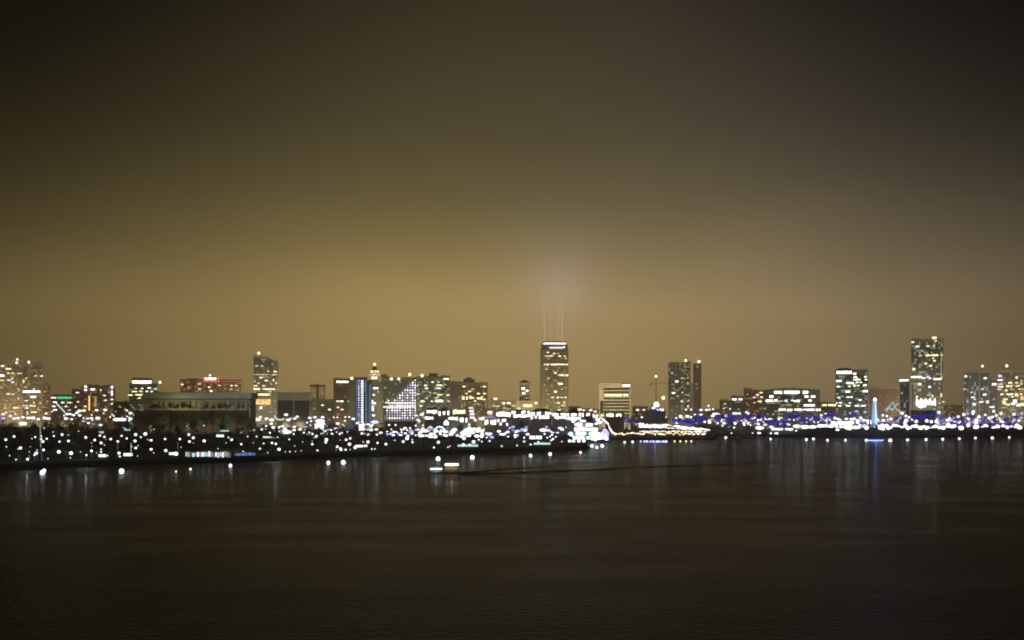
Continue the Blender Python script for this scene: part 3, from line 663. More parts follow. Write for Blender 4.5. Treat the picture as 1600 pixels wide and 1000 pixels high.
# --- the tall central tower
D = 1742; k = D/F
t = thing('skyscraper', 'tallest central tower with ringed white roof lights and searchlight beams above', 'skyscraper', (XP(867, D), D, 3))
x0, x1 = -22*k, 21.5*k; Ht = ZP(533, D)-3
ch = 5*k; oct_ = lambda s_, y0=0: [(x0*s_+ch, y0), (x1*s_-ch, y0), (x1*s_, y0+ch), (x1*s_, 44-ch), (x1*s_-ch, 44), (x0*s_+ch, 44), (x0*s_, 44-ch), (x0*s_, y0+ch)]
b = MB(); b.prism(oct_(1), 0, ZP(546, D)-3); b.build('wall', M_beige, t)
b = MB(); b.prism(oct_(.93, 1), ZP(545.9, D)-3, ZP(538, D)-3); b.build('upper_wall', M_blueg, t)
b = MB(); b.prism(oct_(.8, 2), ZP(537.9, D)-3, Ht); b.build('crown', M_dark, t)
b = MB(); b.box(x0*.72, x1*.74, 1.2, 1.9, ZP(538.3, D)-3, ZP(535.2, D)-3); b.build('crown_light_band', we('w', 4), t)
b = MB(); b.box(XP(858.5, D)-t.location.x, XP(880, D)-t.location.x, .2, .9, ZP(544.4, D)-3, ZP(542, D)-3); b.build('crown_light_band', we('c', 2.6), t)
link('roof_corner_light', globe('y', 6), t, loc=(XP(881.5, D)-t.location.x, -.5, ZP(542.5, D)-3), scale=(1.6,)*3)
g = MB(); dm = MB(); fr = MB(); r = random.Random(8)
nf = 30; fh = (ZP(547, D)-3-6)/nf
for i in range(nf):
    z = 6+i*fh
    for j in range(15):
        x = x0+ch+.4+j*(x1-x0-2*ch-.8)/15; (dm if r.random() < .13 else g).box(x+.35, x+2.15, -.06, .02, z+.8, z+fh-.6)
    fr.box(x0+ch, x1-ch, -.4, -.08, z-.3, z+.45)
    for y in range(6):
        g.box(x0-.04, x0+.02, ch+2+y*5.5, ch+5.5+y*5.5, z+.8, z+fh-.6); g.box(x1-.02, x1+.04, ch+2+y*5.5, ch+5.5+y*5.5, z+.8, z+fh-.6)
for px in (852.5, 881): fr.box(XP(px, D)-t.location.x-.5, XP(px, D)-t.location.x+.5, -.7, -.41, 0, ZP(547, D)-3)
g.build('window_grid', M_glass, t, kind='stuff'); dm.build('dimly_lit_windows', wmat('dim_room_yt', WC['y'], .7, .21, .1), t, kind='stuff'); fr.build('facade_ribs', M_beige, t, kind='stuff')
for e in [(856, 550.5, 4), (866, 552.5, 4.5), (854, 556.3, 6, 'y', 1.6), (861.5, 556, 7, 'y', 2.6), (874.5, 556.5, 4.5, 'y', 4), (882, 556.5, 4, 'y', 3), (884, 560, 3, 'g', 1), (854, 569.5, 9, 'y', 3.5), (871.5, 569.5, 22, 'y', 4.5), (885.5, 569.5, 4, 'y', 4), (853.5, 577, 4, 'p', 2), (867.5, 582.5, 4, 'y', 2.6, 3), (874, 586, 5, 'y', 2), (879, 586.3, 6, 'y', 5, 2.6), (885.8, 586.3, 4, 'y', 4.5, 2.6),
          (857, 591, 3, 'g', 1.6), (875.5, 599.5, 7, 'y', 4.5, 2.6), (878, 608, 3, 'p', 1.2), (868, 612, 4.5, 'y', 5, 2.8), (856.5, 616, 3, 'g', .8), (863.5, 621, 4, 'y', 2.6), (871.5, 621, 4, 'y', 4), (877.5, 621, 4, 'y', 2.6), (883, 621, 5, 'y', 3), (872.5, 629.5, 5, 'y', 4), (881.5, 629, 3, 'y', 3, 4), (880, 633.5, 6, 'y', 2.6), (884, 606, 3, 'g', .7), (862, 603, 3, 'g', .5), (873, 575, 3, 'g', .6)]:
    win(t, e[0], e[1], D, e[2], e[5] if len(e) > 5 else 1.9, e[3] if len(e) > 3 else 'y', e[4] if len(e) > 4 else 3, fy=-.45)
for px in (850, 856, 862, 872, 878, 883): link('roof_floodlight', globe('w', 5), t, loc=(XP(px, D)-t.location.x, 1.0, ZP(536.8, D)-3), scale=(1.3,)*3)
# searchlight beams: thin shafts of mist that glow by themselves over the roof
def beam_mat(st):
    m = bpy.data.materials.new('glowing_mist'); m.use_nodes = True; n = m.node_tree.nodes; l = m.node_tree.links; n.clear()
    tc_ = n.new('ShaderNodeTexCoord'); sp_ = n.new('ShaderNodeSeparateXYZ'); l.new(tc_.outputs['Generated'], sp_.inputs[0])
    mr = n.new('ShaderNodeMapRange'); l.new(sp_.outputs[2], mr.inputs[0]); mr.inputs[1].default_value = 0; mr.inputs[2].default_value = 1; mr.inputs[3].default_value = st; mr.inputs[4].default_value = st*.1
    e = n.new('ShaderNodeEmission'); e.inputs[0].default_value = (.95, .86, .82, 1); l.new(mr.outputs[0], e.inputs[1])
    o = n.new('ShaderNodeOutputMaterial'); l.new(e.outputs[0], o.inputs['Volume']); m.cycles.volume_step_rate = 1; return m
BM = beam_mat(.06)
for px, lean, w in ((851, -.4, 1.3), (860.5, -.4, .9), (872.5, .2, 1.1), (878.5, .3, 1.4)):
    b = MB(); a = Vector((XP(px, D)-t.location.x, 10, ZP(533, D)-3+.1)); c = Vector((XP(px+lean, D)-t.location.x, 10, ZP(462, D)-3)); b.tube(a, c, w*k, w*k*1.35, 10)
    o = b.build('searchlight_beam', BM, t)
# --- pale banded block
D = 1420
t = building('office_block', 'pale office block with dark horizontal window bands and a small white corner sign', 'office block', 936, 985, 600, D, 26, M_beige, dim=.05, fl=40, bay=60, cap='none', seed=23)
for i in range(8):
    py = 607.5+i*5.1
    b = MB(); b.box(XP(943, D)-t.location.x, XP(984, D)-t.location.x, -.06, .02, ZP(py+1.3, D)-3, ZP(py-1.3, D)-3); b.build('window_band', M_glass, t)
    b = MB(); b.box(XP(942, D)-t.location.x, XP(985, D)-t.location.x, -1.1, -.07, ZP(py+3.2, D)-3, ZP(py+2.0, D)-3); b.build('spandrel', M_beige, t)
    b = MB(); b.box(XP(942.5, D)-t.location.x, XP(984.5, D)-t.location.x, -.12, -.07, ZP(py+1.8, D)-3, ZP(py+1.35, D)-3); b.build('lit_strip', wmat('strip%d' % (i > 2), WC['y'], .9 if i > 2 else .5, .2), t)
sign(t, 978.5, 602.5, D, 12, 4, 'w', 8, fy=-1.6)
for px, w in ((950, 10), (960, 9), (968, 7), (978, 7)): win(t, px, 617.5, D, w, 2.8, 'y', 4.6, fy=-1.2)
win(t, 974, 617.5, D, 2, 2, 'g', 2, fy=-1.2)
# --- crane
D = 1500
t = thing('tower_crane', 'thin construction crane with a lamp on its masthead', 'crane', (XP(1025, D), D, 3)); hz = ZP(589, D)-3
b = MB()
for sx in (-.6, .6):
    for sy in (-.6, .6): b.tube((sx, sy, 0), (sx, sy, hz), .16, .16, 4)
for i in range(24): z = i*hz/24; s_ = 1 if i % 2 else -1; b.tube((-.6*s_, -.6, z), (.6*s_, -.6, z+hz/24), .1, .1, 3)
b.build('mast', M_dark, t); b = MB(); zj = ZP(599.5, D)-3; b.box(-9, 22, -.5, .5, zj-.3, zj+.3); b.tube((0, 0, hz), (20, 0, zj), .08, .08, 3); b.tube((0, 0, hz), (-8, 0, zj), .08, .08, 3); b.build('jib', M_dark, t)
b = MB(); b.box(-9.5, -6.5, -.9, .9, zj-2, zj-.31); b.build('counterweight', M_conc, t); link('masthead_lamp', globe('y', 12), t, loc=(0, 0, hz+.8), scale=(1.7,)*3)
# --- dome
D = 1150; k = D/F
t = thing('domed_hall', 'small hall with a white lit dome roof on blue glow', 'hall', (XP(1026, D), D, 3))
b = MB(); b.box(-14*k, 14*k, 0, 22, 0, ZP(641, D)-3); b.build('wall', M_blueg, t)
b = MB(); zc = ZP(640.9, D)-3; R_ = 8.5*k; b.lathe([(R_*math.cos(a*PI/16), zc+R_*1.15*math.sin(a*PI/16)) for a in range(8)], cy=11, n=16); b.build('dome', M_blueg, t, smooth=True)
b = MB(); b.lathe([(4.2*k, ZP(635.5, D)-3), (4.6*k, ZP(633, D)-3), (3.4*k, ZP(629.5, D)-3), (1.2*k, ZP(627.8, D)-3)], cy=2, n=12); b.build('dome_lamp', we('w', 5), t)
for px, py, w in ((1021, 637.5, 5), (1029, 640, 7), (1034, 640.5, 6)): win(t, px, py, D, w, 3, 'w', 5)
beacon(t, 1036.5, 621.5, D, 'y', 8, 1.9)
# --- dim twin towers
D = 1850
t = building('apartment_tower', 'left of the dim twin towers, square dark shaft', 'apartment tower', 1044, 1068, 567, D, 30, M_grey, lit=[(1050, 583, 3.5, 'c', 1), (1057.5, 596, 5, 'w', 5, 3), (1066, 591, 5, 'p', 1), (1052.5, 614, 5, 'w', 5, 2.6), (1066, 613.5, 3, 'g', 1), (1059, 619, 3, 'g', .9), (1065.5, 627, 4, 'y', 3)], dim=.15, dimk='g', style='tall', seed=24)
t = building('apartment_tower', 'taller of the dim twin towers with a roof beacon', 'apartment tower', 1068.5, 1079, 565.5, D+6, 26, M_brown, lit=[(1075, 590, 3, 'y', 1), (1075, 599, 3, 'y', 1.1), (1074, 617, 6, 'g', .6), (1075, 626, 3, 'y', 1.2), (1071, 578, 2.4, 'g', .6)], dim=.25, dimk='g', style='tall', seed=25)
beacon(t, 1071.5, 563.5, D+6, 'y', 11, 2.3)
t = building('apartment_tower', 'right of the dim twin towers, slim shaft with a bright roof lamp', 'apartment tower', 1083, 1096, 569, D+3, 26, M_brown, lit=[(1088, 600, 2.5, 'g', .5)], dim=.06, dimk='g', style='tall', seed=26)
beacon(t, 1092, 565, D+3, 'y', 12, 2.5)
t = building('apartment_tower', 'low link block joining the dim twin towers', 'apartment tower', 1079.3, 1082.7, 600, D+5, 20, M_grey, dim=.1, seed=27)
# --- low blocks
t = building('office_block', 'small grey green block with two white lit top windows', 'office block', 1142, 1162, 620, 1500, 22, M_green, lit=[(1147.5, 624, 7, 'w', 4, 2.6), (1157, 624, 6, 'w', 4.5, 2.6)], dim=.1, dimk='g', seed=28)
t = building('apartment_block', 'dim low apartment block far right of the twin towers', 'apartment block', 1124, 1142, 626, 1600, 22, M_brown, lit=[(1133, 631, 4, 'g', 1), (1131, 638, 4, 'y', 1.4), (1141, 639, 3, 'w', 3)], dim=.4, dimk='y', seed=29)
t = building('apartment_block', 'dark brown stepped block left of the wide lit offices', 'apartment block', 1162, 1176, 608, 1640, 22, M_brown, lit=[(1168, 616, 3, 'a', .7), (1167, 630, 3, 'a', .6)], dim=.2, dimk='a', seed=30)
D = 1300
t = building('office_block', 'wide office block with five bright rows of white windows', 'office block', 1192, 1281, 609, D, 34, M_green, shape=[(1192, 668), (1281, 668), (1281, 609.5), (1262, 607.5), (1240, 605.5), (1215, 606.5), (1192, 609)], style='band', dim=.3, dimk='g', lit=[
    (1215.5, 613, 12, 'w', 6, 4), (1237, 613, 24, 'w', 6, 4.2), (1258.5, 613, 8, 'w', 6, 4), (1205, 619.5, 6.5, 'w', 6, 3.4), (1260, 619.8, 6, 'w', 5, 3), (1270, 619.8, 7, 'w', 5, 3), (1201.5, 626, 11, 'w', 5, 3.4), (1212, 625.6, 6, 'w', 4.5, 3.4), (1220, 626.5, 8, 'g', 1), (1228, 626, 4, 't', 3.5, 3), (1238, 625.6, 3.5, 'w', 4), (1245, 626.6, 9, 'g', 4, 3),
    (1265.5, 626, 5, 'w', 4, 3), (1264.5, 633.3, 17, 'w', 5, 3), (1222, 640, 11, 'p', 5, 3), (1234, 640.5, 8, 'w', 5, 3), (1247, 640, 12, 'p', 4.5, 3), (1257, 640, 5, 'w', 5), (1266, 640.3, 12, 'w', 4.5, 3), (1278, 640.3, 8, 'w', 4.5, 3), (1230, 633, 14, 'g', .7)], seed=31)
t = building('office_block', 'narrow block with pinkish windows at the left end of the wide lit offices', 'office block', 1176, 1192, 611, 1310, 30, M_brown, lit=[(1189, 613.5, 5, 'y', 3.4), (1183.5, 617, 4.5, 'p', 4), (1178.5, 621, 4, 'p', 3), (1190, 620.5, 4, 'p', 3.5), (1187, 627.3, 6, 'p', 4), (1179, 629, 4, 'a', 1)], dim=.35, dimk='a', seed=32)
t = building('shop_building', 'low amber lit building between the wide offices and the cube shaped tower', 'building', 1281.5, 1306, 630, 1380, 20, M_brown, lit=[(1288, 633, 7, 'a', 4, 3), (1300, 633, 12, 'y', 4, 2.8)], dim=.2, dimk='a', seed=33)
D = 1450
t = building('office_tower', 'cube shaped office tower with a bright white sign on its roof corner', 'office tower', 1305, 1356, 578.5, D, 40, M_green, lit=[
    (1335.5, 584, 5, 'w', 4, 3), (1336.5, 589.5, 6, 'w', 4), (1352, 589, 4, 'w', 3.6), (1310.5, 595, 8, 'w', 5, 2.8), (1353, 593.5, 4, 'w', 4.5), (1339, 593.3, 11, 'g', 4), (1328, 598.5, 12, 'g', 4, 2.8), (1345, 597.5, 4, 'g', 4), (1339.5, 597.5, 4, 'w', 4), (1310, 604, 6, 'w', 3.6), (1327, 603.5, 4, 'g', 3.4), (1335, 602.5, 4, 'g', 3.5, 3), (1341, 602.5, 4, 'g', 3.5), (1351.5, 602, 5, 'w', 4.5, 3), (1324.5, 612, 7, 'w', 4.5, 2.8), (1352, 611.5, 8, 'w', 4.8, 2.8),
    (1310.5, 621, 5, 'w', 3.4), (1325, 620.5, 5, 'w', 3.6), (1330.5, 620.5, 4, 'w', 4), (1344, 625, 5, 'w', 4.5), (1306.5, 629.5, 4, 'w', 4), (1313, 629.3, 4.5, 'w', 4), (1328, 629.5, 4, 'w', 3), (1312, 634, 5, 'w', 4.5), (1325, 634, 7, 'w', 4.5), (1339, 634, 7, 'w', 4.5), (1349, 634, 7, 'w', 4.5), (1321, 609, 18, 'c', .6, 1.2), (1316, 588, 10, 'g', .5)], style='band', dim=.38, dimk='g', seed=34)
sign(t, 1319, 581.8, D, 24, 5, 'w', 9, fy=-1.4); upper(t, 1309, 1330, 574.5, 577.6, D, 5, 20, M_dark, 'sign_frame')
t = building('office_block', 'long dim reddish brown block left of the tallest right hand tower', 'office block', 1357, 1405, 606, 1550, 24, M_brown, dim=.2, dimk='p', dims=.1, seed=35)
t = building('office_tower', 'slim grey tower with a white cap sign beside the tallest right hand tower', 'office tower', 1406, 1421, 596.5, 1400, 18, M_blueg, dim=.12, dimk='c', style='tall', seed=36)
sign(t, 1412.5, 594.3, 1400, 15, 3.6, 'w', 4.6)
D = 1560
t = building('apartment_tower', 'tallest right hand tower with two bright horizontal bands', 'apartment tower', 1423, 1474, 531, D, 36, M_grey, lit=[
    (1426, 534, 5, 'y', 2.6, 3), (1460, 528.3, 7, 'y', 4.5, 3), (1462, 533, 4, 'y', 2.6), (1433.5, 541, 5, 'w', 4, 2.6), (1450, 541, 5.5, 'y', 3), (1459, 540.5, 4, 'y', 1.6), (1438, 555.5, 5, 'y', 1.6), (1449, 555.3, 6, 'y', 4, 2.6), (1454, 555.3, 4, 'y', 3), (1461.5, 555.3, 9, 'y', 4.5, 2.6), (1471, 555.3, 4, 'y', 2.6), (1458, 560, 3, 'y', 3), (1460, 563.8, 4, 'y', 4, 2.6), (1446.5, 568, 4.5, 'y', 4, 2.6), (1454, 571.7, 4.5, 'y', 4.2, 2.6), (1428, 576.5, 4, 'y', 5, 3.4),
    (1432, 588.8, 17, 'w', 5, 2.8), (1443.5, 590.5, 5, 'w', 4.5), (1450, 589, 5, 'v', 3, 4), (1453, 591, 4, 'w', 3.4), (1464.5, 592.5, 13, 'w', 4.8, 2.8), (1471, 590, 3, 'y', 2), (1437, 600, 5, 'g', 5, 3), (1452.5, 604.5, 4, 'w', 4, 3), (1437, 608.5, 4, 'y', 1.4), (1470.5, 617.5, 2.6, 'y', 2.6, 6), (1432.5, 619.5, 4, 'g', 3), (1452.5, 617, 9, 'g', 1.4, 1.6), (1457, 619.5, 3, 'g', 1.6, 4), (1468, 630, 3, 'a', 1.4, 3), (1474, 628, 5, 'a', 2),
    (1470.5, 570, 1.4, 'y', .5, 40), (1441, 548, 3, 'g', .7), (1431, 562, 3, 'g', .7), (1440, 582, 3, 'g', .8)], style='tall', dim=.25, dimk='g', seed=37)
upper(t, 1454, 1466, 526, 529.8, D, 2, 16, M_grey); upper(t, 1423.5, 1438, 528.6, 529.9, D, 2, 16, M_grey, 'roof_terrace')
win(t, 1460, 528, D, 6, 2.4, 'y', 4.2, fy=1.9)
t = thing('stage', 'dazzling white lit stage in front of the tallest right hand tower', 'stage', (XP(1446, 1240), 1240, 3)); r = random.Random(12)
b = MB(); k = 1240/F; b.box(-16*k, 16*k, 0, 14, 0, ZP(641, 1240)-3); b.build('platform', M_dark, t)
b = MB()
for i in range(30):
    px = 1431+i*1.03; h0 = 622+8*abs(math.sin(i*.45))*r.uniform(.3, 1); h1 = 634+6*math.sin(i/29*PI*2)*.4+r.uniform(-2, 2); b.box(XP(px, 1240)-t.location.x, XP(px+.95, 1240)-t.location.x, -1.5+.2*(i % 3), -.2, ZP(h1, 1240)-3, ZP(h0, 1240)-3)
b.build('lighting_rig', we('w', 4.5), t)
D = 1650
t = building('apartment_slab', 'left of the grey twin slabs at the right with a few dim windows', 'apartment slab', 1505, 1530, 581, D, 30, M_blueg, lit=[(1509, 588, 4, 'w', 4, 3), (1507, 608, 4, 'g', 1.4), (1518, 613, 4, 'c', 1.6), (1520, 621, 5, 'w', 4.5), (1523, 624, 3, 'w', 2.6), (1522, 631.5, 4.5, 'c', 5, 3.4), (1512, 628, 3, 'c', 1), (1516, 588, 3, 'g', .7), (1523, 615, 3, 'g', .9)], dim=.2, dimk='c', style='tall', seed=38)
t = building('apartment_slab', 'right of the grey twin slabs, joined by a glazed link', 'apartment slab', 1531, 1545, 582, D+4, 30, M_blueg, lit=[(1539.5, 591, 5, 'w', 4, 2.8), (1535, 608, 5, 'c', 1.6), (1538.5, 616.5, 5, 'w', 4, 2.8), (1532, 628, 9, 'p', 3, 2.6), (1543, 628, 4, 'w', 4, 4)], dim=.2, dimk='c', style='tall', seed=39)
beacon(t, 1535, 572, D+4, 'y', 9, 1.9)
t = building('office_block', 'plain grey purple block with one red and white sign', 'office block', 1545.5, 1560, 590, D+12, 26, M_blueg, lit=[(1546.5, 612, 4, 'v', .6), (1553, 624, 4, 'c', .6), (1550, 636, 7, 'w', 4)], dim=.06, dimk='v', seed=40)
sign(t, 1553.5, 600.5, D+12, 7, 3, 'w', 7); b = MB(); b.box(XP(1549, D+12)-t.location.x, XP(1558, D+12)-t.location.x, -.75, -.62, ZP(603, D+12)-3, ZP(598, D+12)-3); b.build('red_sign_border', we('R', .9), t)
D = 1640
litr = [(1562, 587, 4.5, 'v', 5, 3.6), (1562.5, 593.5, 8, 'w', 4), (1562.5, 600, 6, 'y', 2.4), (1563, 604, 9, 'w', 3), (1561, 607.8, 6, 'y', 2), (1578.5, 598, 6, 'y', 4, 2.6), (1577, 603.5, 9, 'y', 4), (1588.5, 590, 3.5, 'y', 3, 4), (1588.5, 598, 3.5, 'y', 4), (1590, 603, 6, 'y', 4), (1572, 610, 4, 'y', 4.5), (1565, 616, 4, 'w', 4.5), (1578, 616, 10, 'p', 4), (1588.5, 617, 5, 'y', 4.5, 4), (1595.5, 616, 4, 'y', 4), (1582, 620, 4, 'g', 3), (1571, 624, 7, 'y', 2.4, 3), (1569, 629, 5, 'y', 4, 5), (1575, 632, 6, 'y', 3, 3), (1586, 627, 6, 'w', 5, 5), (1583, 631, 6, 'w', 5, 3), (1591, 633, 5, 'w', 5, 4), (1597, 632, 6, 'y', 4.5, 4), (1597, 622, 5, 'a', 2.4, 6), (1580, 608, 3, 'y', 1.4), (1595, 608, 8, 'y', 2), (1596, 595, 3, 'y', 2), (1596, 600, 4, 'y', 2)]
t = building('apartment_tower', 'busy tower at the right edge with dense yellow lit lower floors', 'apartment tower', 1559.5, 1604, 579, D, 34, M_grey, lit=litr, style='slab', dim=.35, dimk='y', dims=.3, seed=41)
beacon(t, 1573, 571.5, D, 'p', 11, 2.3)
# distant fill blocks between the named ones
for i, (a, c, yt, D, mt, lb) in enumerate([(176, 206, 633, 1900, M_brown, 'distant dark block left of the white sign block'), (905, 936, 640, 1800, M_brown, 'low distant block left of the pale banded office block'), (988, 1012, 636, 1700, M_green, 'low distant block left of the small lit dome'), (1096, 1126, 640, 1900, M_brown, 'low distant block right of the dim twin towers'), (1474, 1506, 634, 1700, M_brown, 'low distant block left of the grey twin slabs'), (1281, 1306, 636, 1800, M_brown, 'low distant block behind the amber lit building'), (888, 908, 636, 1900, M_brown, 'small distant block at the right foot of the central tower')]):
    building('office_block', lb, 'office block', a, c, yt, D, 24, mt, dim=.25, dimk='a', seed=60+i)

# --- convention hall: long pale roof band over an amber lit mottled front
D = 1220; k = D/F
t = thing('convention_hall', 'long convention hall with a flat blue grey roof band and amber lit front', 'hall', (XP(312, D), D, 3)); ox = -t.location.x
b = MB(); b.box(XP(232, D)+ox, XP(392, D)+ox, 0, 24, 0, ZP(623, D)-3); b.build('wall', M_beige, t)
b = MB(); b.box(XP(228, D)+ox, XP(395, D)+ox, -6, 25, ZP(622.6, D)-3, ZP(614, D)-3); b.build('roof_band', pmat('blue_grey_metal', (.42, .5, .5), .5, .12, .08), t)
b = MB(); b.box(XP(229, D)+ox, XP(394, D)+ox, -5.5, -.02, ZP(624.6, D)-3, ZP(622.7, D)-3); b.build('soffit', M_dark, t)
for i in range(9):
    px = 241+i*18.2; b = MB(); b.box(XP(px, D)+ox-.5, XP(px, D)+ox+.5, -3, -2, 0, ZP(624.7, D)-3); b.build('column', M_beige, t)
b = MB(); b.box(XP(226, D)+ox, XP(396, D)+ox, -34, -22, 0, ZP(641.5, D)-3); b.build('podium', M_brown, t)
for px in range(232, 396, 9):
    b = MB(); b.box(XP(px, D)+ox-1.6, XP(px, D)+ox+1.6, -34.3, -34.01, 4, ZP(643.5, D)-3); b.build('podium_bay', M_grey, t)
r = random.Random(5)
for i in range(34):
    px = 239+i*4.5; k_ = 'g' if 258 < px < 305 else 'y'; s_ = .12 if 258 < px < 305 else .07
    if r.random() < .8: win(t, px, 631, D, 3.4, 9*r.uniform(.6, 1), k_, round(s_*r.choice([.4, 1, 1.4]), 2), name='lit_glazing')
# ------------------------------------------------------------------ waterfront buildings with blazing shopfronts
def shop(px0, px1, ytop, ybot, D, k, s, label, roofk='gable', wall=None, fill=.8, name='shop_building', cat='shop', mat_roof=None, seed=0, rows=1):
    kk = D/F; W = (px1-px0)*kk; cx = XP((px0+px1)/2, D); ze = ZP(ytop, D)-3; zb = max(.3, ZP(ybot, D)-3)
    t = thing(name, label, cat, (cx, D, 3)); w_ = wall or M_white; r = random.Random(seed*17+int(px0))
    b = MB(); b.box(-W/2, W/2, 0, 12, 0, ze); b.build('wall', w_, t)
    if roofk == 'gable':
        b = MB(); b.prism_y([(-W/2-.6, ze+.02), (W/2+.6, ze+.02), (W*.18, ze+W*.10+1), (-W*.18, ze+W*.10+1)], -1, 13)
    elif roofk == 'peak':
        b = MB(); b.prism([(-W/2-.5, -1), (W/2+.5, -1), (W/2+.5, 13), (-W/2-.5, 13)], ze+.02, ze+W*.35, 0, [(-.2, 5.8), (.2, 5.8), (.2, 6.2), (-.2, 6.2)])
    else:
        b = MB(); b.box(-W/2-.5, W/2+.5, -1, 12.5, ze+.02, ze+.7)
    b.build('roof', mat_roof or M_roof, t)
    n_ = max(2, int((px1-px0)/3.1)); h = (ze-.2-zb)/rows
    for row in range(rows):
        for i in range(n_):
            if r.random() > fill: continue
            a = -W/2+.3+(W-.6)*i/n_; c = a+(W-.6)/n_*r.uniform(.72, .95); z0 = zb+row*h+h*r.uniform(.02, .3); z1 = zb+(row+1)*h-h*r.uniform(.02, .2)
            link('shopfront_pane', ubox(we(r.choice(k), s)), t, loc=((a+c)/2, -.12, (z0+z1)/2), scale=(c-a, .2, z1-z0))
    return t
shops = [
 (663, 684, 640, 647, 1090, 'wwp', 4.5, 'gable', 'left one of the white lit gabled shops right of the light triangle'),
 (685, 703, 641, 650, 1085, 'wwy', 4.5, 'gable', 'second white lit shop right of the light triangle'),
 (704, 728, 639, 648, 1095, 'wyy', 4, 'flat', 'flat roofed shop with warm panes left of the striped mast'),
 (664, 682, 650, 657, 1040, 'ppw', 3.5, 'flat', 'lower pink tinged shop beneath the left gabled shop'),
 (700, 716, 651, 657, 1040, 'wgw', 4, 'flat', 'small low kiosk row with greenish panes'),
 (718, 731, 652, 660, 1050, 'www', 4.5, 'gable', 'small gabled shop below the flat roofed shop'),
 (757, 776, 655, 664, 1000, 'wyw', 5.5, 'peak', 'bright pavilion with a violet lit peaked roof'),
 (772, 798, 643, 652, 1120, 'www', 5.5, 'flat', 'left third of the blazing white waterfront arcade'),
 (799, 828, 641, 653, 1118, 'wwc', 5.5, 'flat', 'middle third of the blazing white waterfront arcade'),
 (829, 862, 643, 655, 1116, 'www', 5.5, 'gable', 'right third of the blazing white waterfront arcade'),
 (863, 886, 645, 655, 1110, 'wpw', 5.5, 'gable', 'white lit restaurant just right of the arcade'),
 (777, 795, 654, 666, 985, 'www', 5, 'gable', 'slanting lit shed below the left third of the arcade'),
 (886, 908, 645, 657, 1050, 'wwt', 5.5, 'peak', 'lit peaked restaurant nearest the tour boat'),
 (906, 926, 644, 652, 1090, 'pwa', 3.2, 'flat', 'pinkish lit restaurant left of the pale banded block'),
 (947, 975, 645, 652, 1150, 'yww', 3, 'flat', 'low building with pale panes at the foot of the banded block'),
 (997, 1010, 660, 668, 1050, 'www', 5, 'gable', 'small white gabled kiosk at the left end of the pier hall'),
 (1084, 1098, 646, 650, 1220, 'www', 4.5, 'flat', 'low lit building right of the dim twin towers'),
 (1141, 1158, 644, 648, 1230, 'www', 4, 'flat', 'low lit building beneath the two window block'),
 (1298, 1328, 658, 665, 1130, 'www', 5.5, 'flat', 'bright low aquarium hall below the cube shaped tower'),
 (1205, 1240, 668, 673, 1085, 'wct', 4, 'flat', 'long low lit canopy at the left end of the dark mound'),
]
for i, (a, c, yt, yb, D, k, s, rf, lb) in enumerate(shops):
    tt = shop(a, c, yt, yb, D, k, s, lb, rf, M_brown if s < 3.6 else M_white, .82, seed=i, mat_roof=M_tile if i % 3 == 0 else M_roof, rows=2 if yb-yt > 9 else 1)
    if 'violet' in lb:
        W = 19*D/F; b = MB(); b.prism([(-W/2-.8, -1.6), (W/2+.8, -1.6), (W/2+.8, -1.2), (-W/2-.8, -1.2)], ZP(655, D)-3+.8, ZP(649.5, D)-3, 0, [(-W*.2, -1.5), (W*.2, -1.5), (W*.2, -1.3), (-W*.2, -1.3)]); b.build('violet_awning', we('v', .5), tt)

# ferris wheel beside the shops
D = 985; k = D/F
t = thing('ferris_wheel', 'small ferris wheel with a glowing rim above the marina', 'ferris wheel', (XP(687, D), D, 3)); zc = ZP(675, D)-3; R_ = 8.2*k
b = MB(); n_ = 24
for i in range(n_):
    a0, a1 = 2*PI*i/n_, 2*PI*(i+1)/n_
    for y in (-.8, .8): b.tube((R_*math.cos(a0), y, zc+R_*math.sin(a0)), (R_*math.cos(a1), y, zc+R_*math.sin(a1)), .42, n=5)
b.build('rim', we('c', 2.4), t); b = MB()
for i in range(8): a0 = 2*PI*i/8; b.tube((0, 0, zc), (R_*math.cos(a0), 0, zc+R_*math.sin(a0)), .09, n=4)
b.build('spokes', M_steel, t)
for sx in (-1, 1): b = MB(); b.tube((sx*R_*.7, 0, 0), (0, 0, zc), .3, n=5); b.build('leg', M_steel, t)
for i in range(12): a0 = 2*PI*i/12; link('gondola_lamp', globe('c', 7), t, loc=(R_*math.cos(a0), -1.1, zc+R_*math.sin(a0)), scale=(.8,)*3)
# tilted lit roof of the carousel next to it
for px, py, w, h, lb in ((672, 669, 10, 8, 'carousel with a violet lit drum left of the ferris wheel'), (733, 672, 16, 12, 'white lit circus style tent in the middle of the marina front'), (697, 660, 8, 9, 'small white lit tent just above the ferris wheel'), (642, 674, 8, 6, 'small violet lit tent below the light triangle'), (498, 664, 13, 10, 'white lit tent left of the blue lit tower'), (443, 673, 15, 10, 'white lit tent below the dark arena box')):
    D = 990; k = D/F; t = thing('event_tent', lb, 'tent', (XP(px, D), D, 3)); W = w*k/2; z1 = ZP(py, D)-3; z0 = max(.5, ZP(py+h*.5, D)-3); z2 = ZP(py-h*.5, D)-3
    vio = 'violet' in lb
    b = MB(); b.lathe([(W, z0), (W, z1)], cy=W, n=12); b.build('tent_wall', we('v' if vio else 'c', .7 if vio else 3.2), t)
    b = MB(); b.lathe([(W*1.12, z1+.02), (W*.5, z1+(z2-z1)*.45), (.15, z2)], cy=W, n=12); b.build('tent_roof', we('c', 1.4 if vio else 3.5), t)
    b = MB(); b.tube((0, W, 0), (0, W, z2+1.5), .12); b.build('tent_pole', M_steel, t)
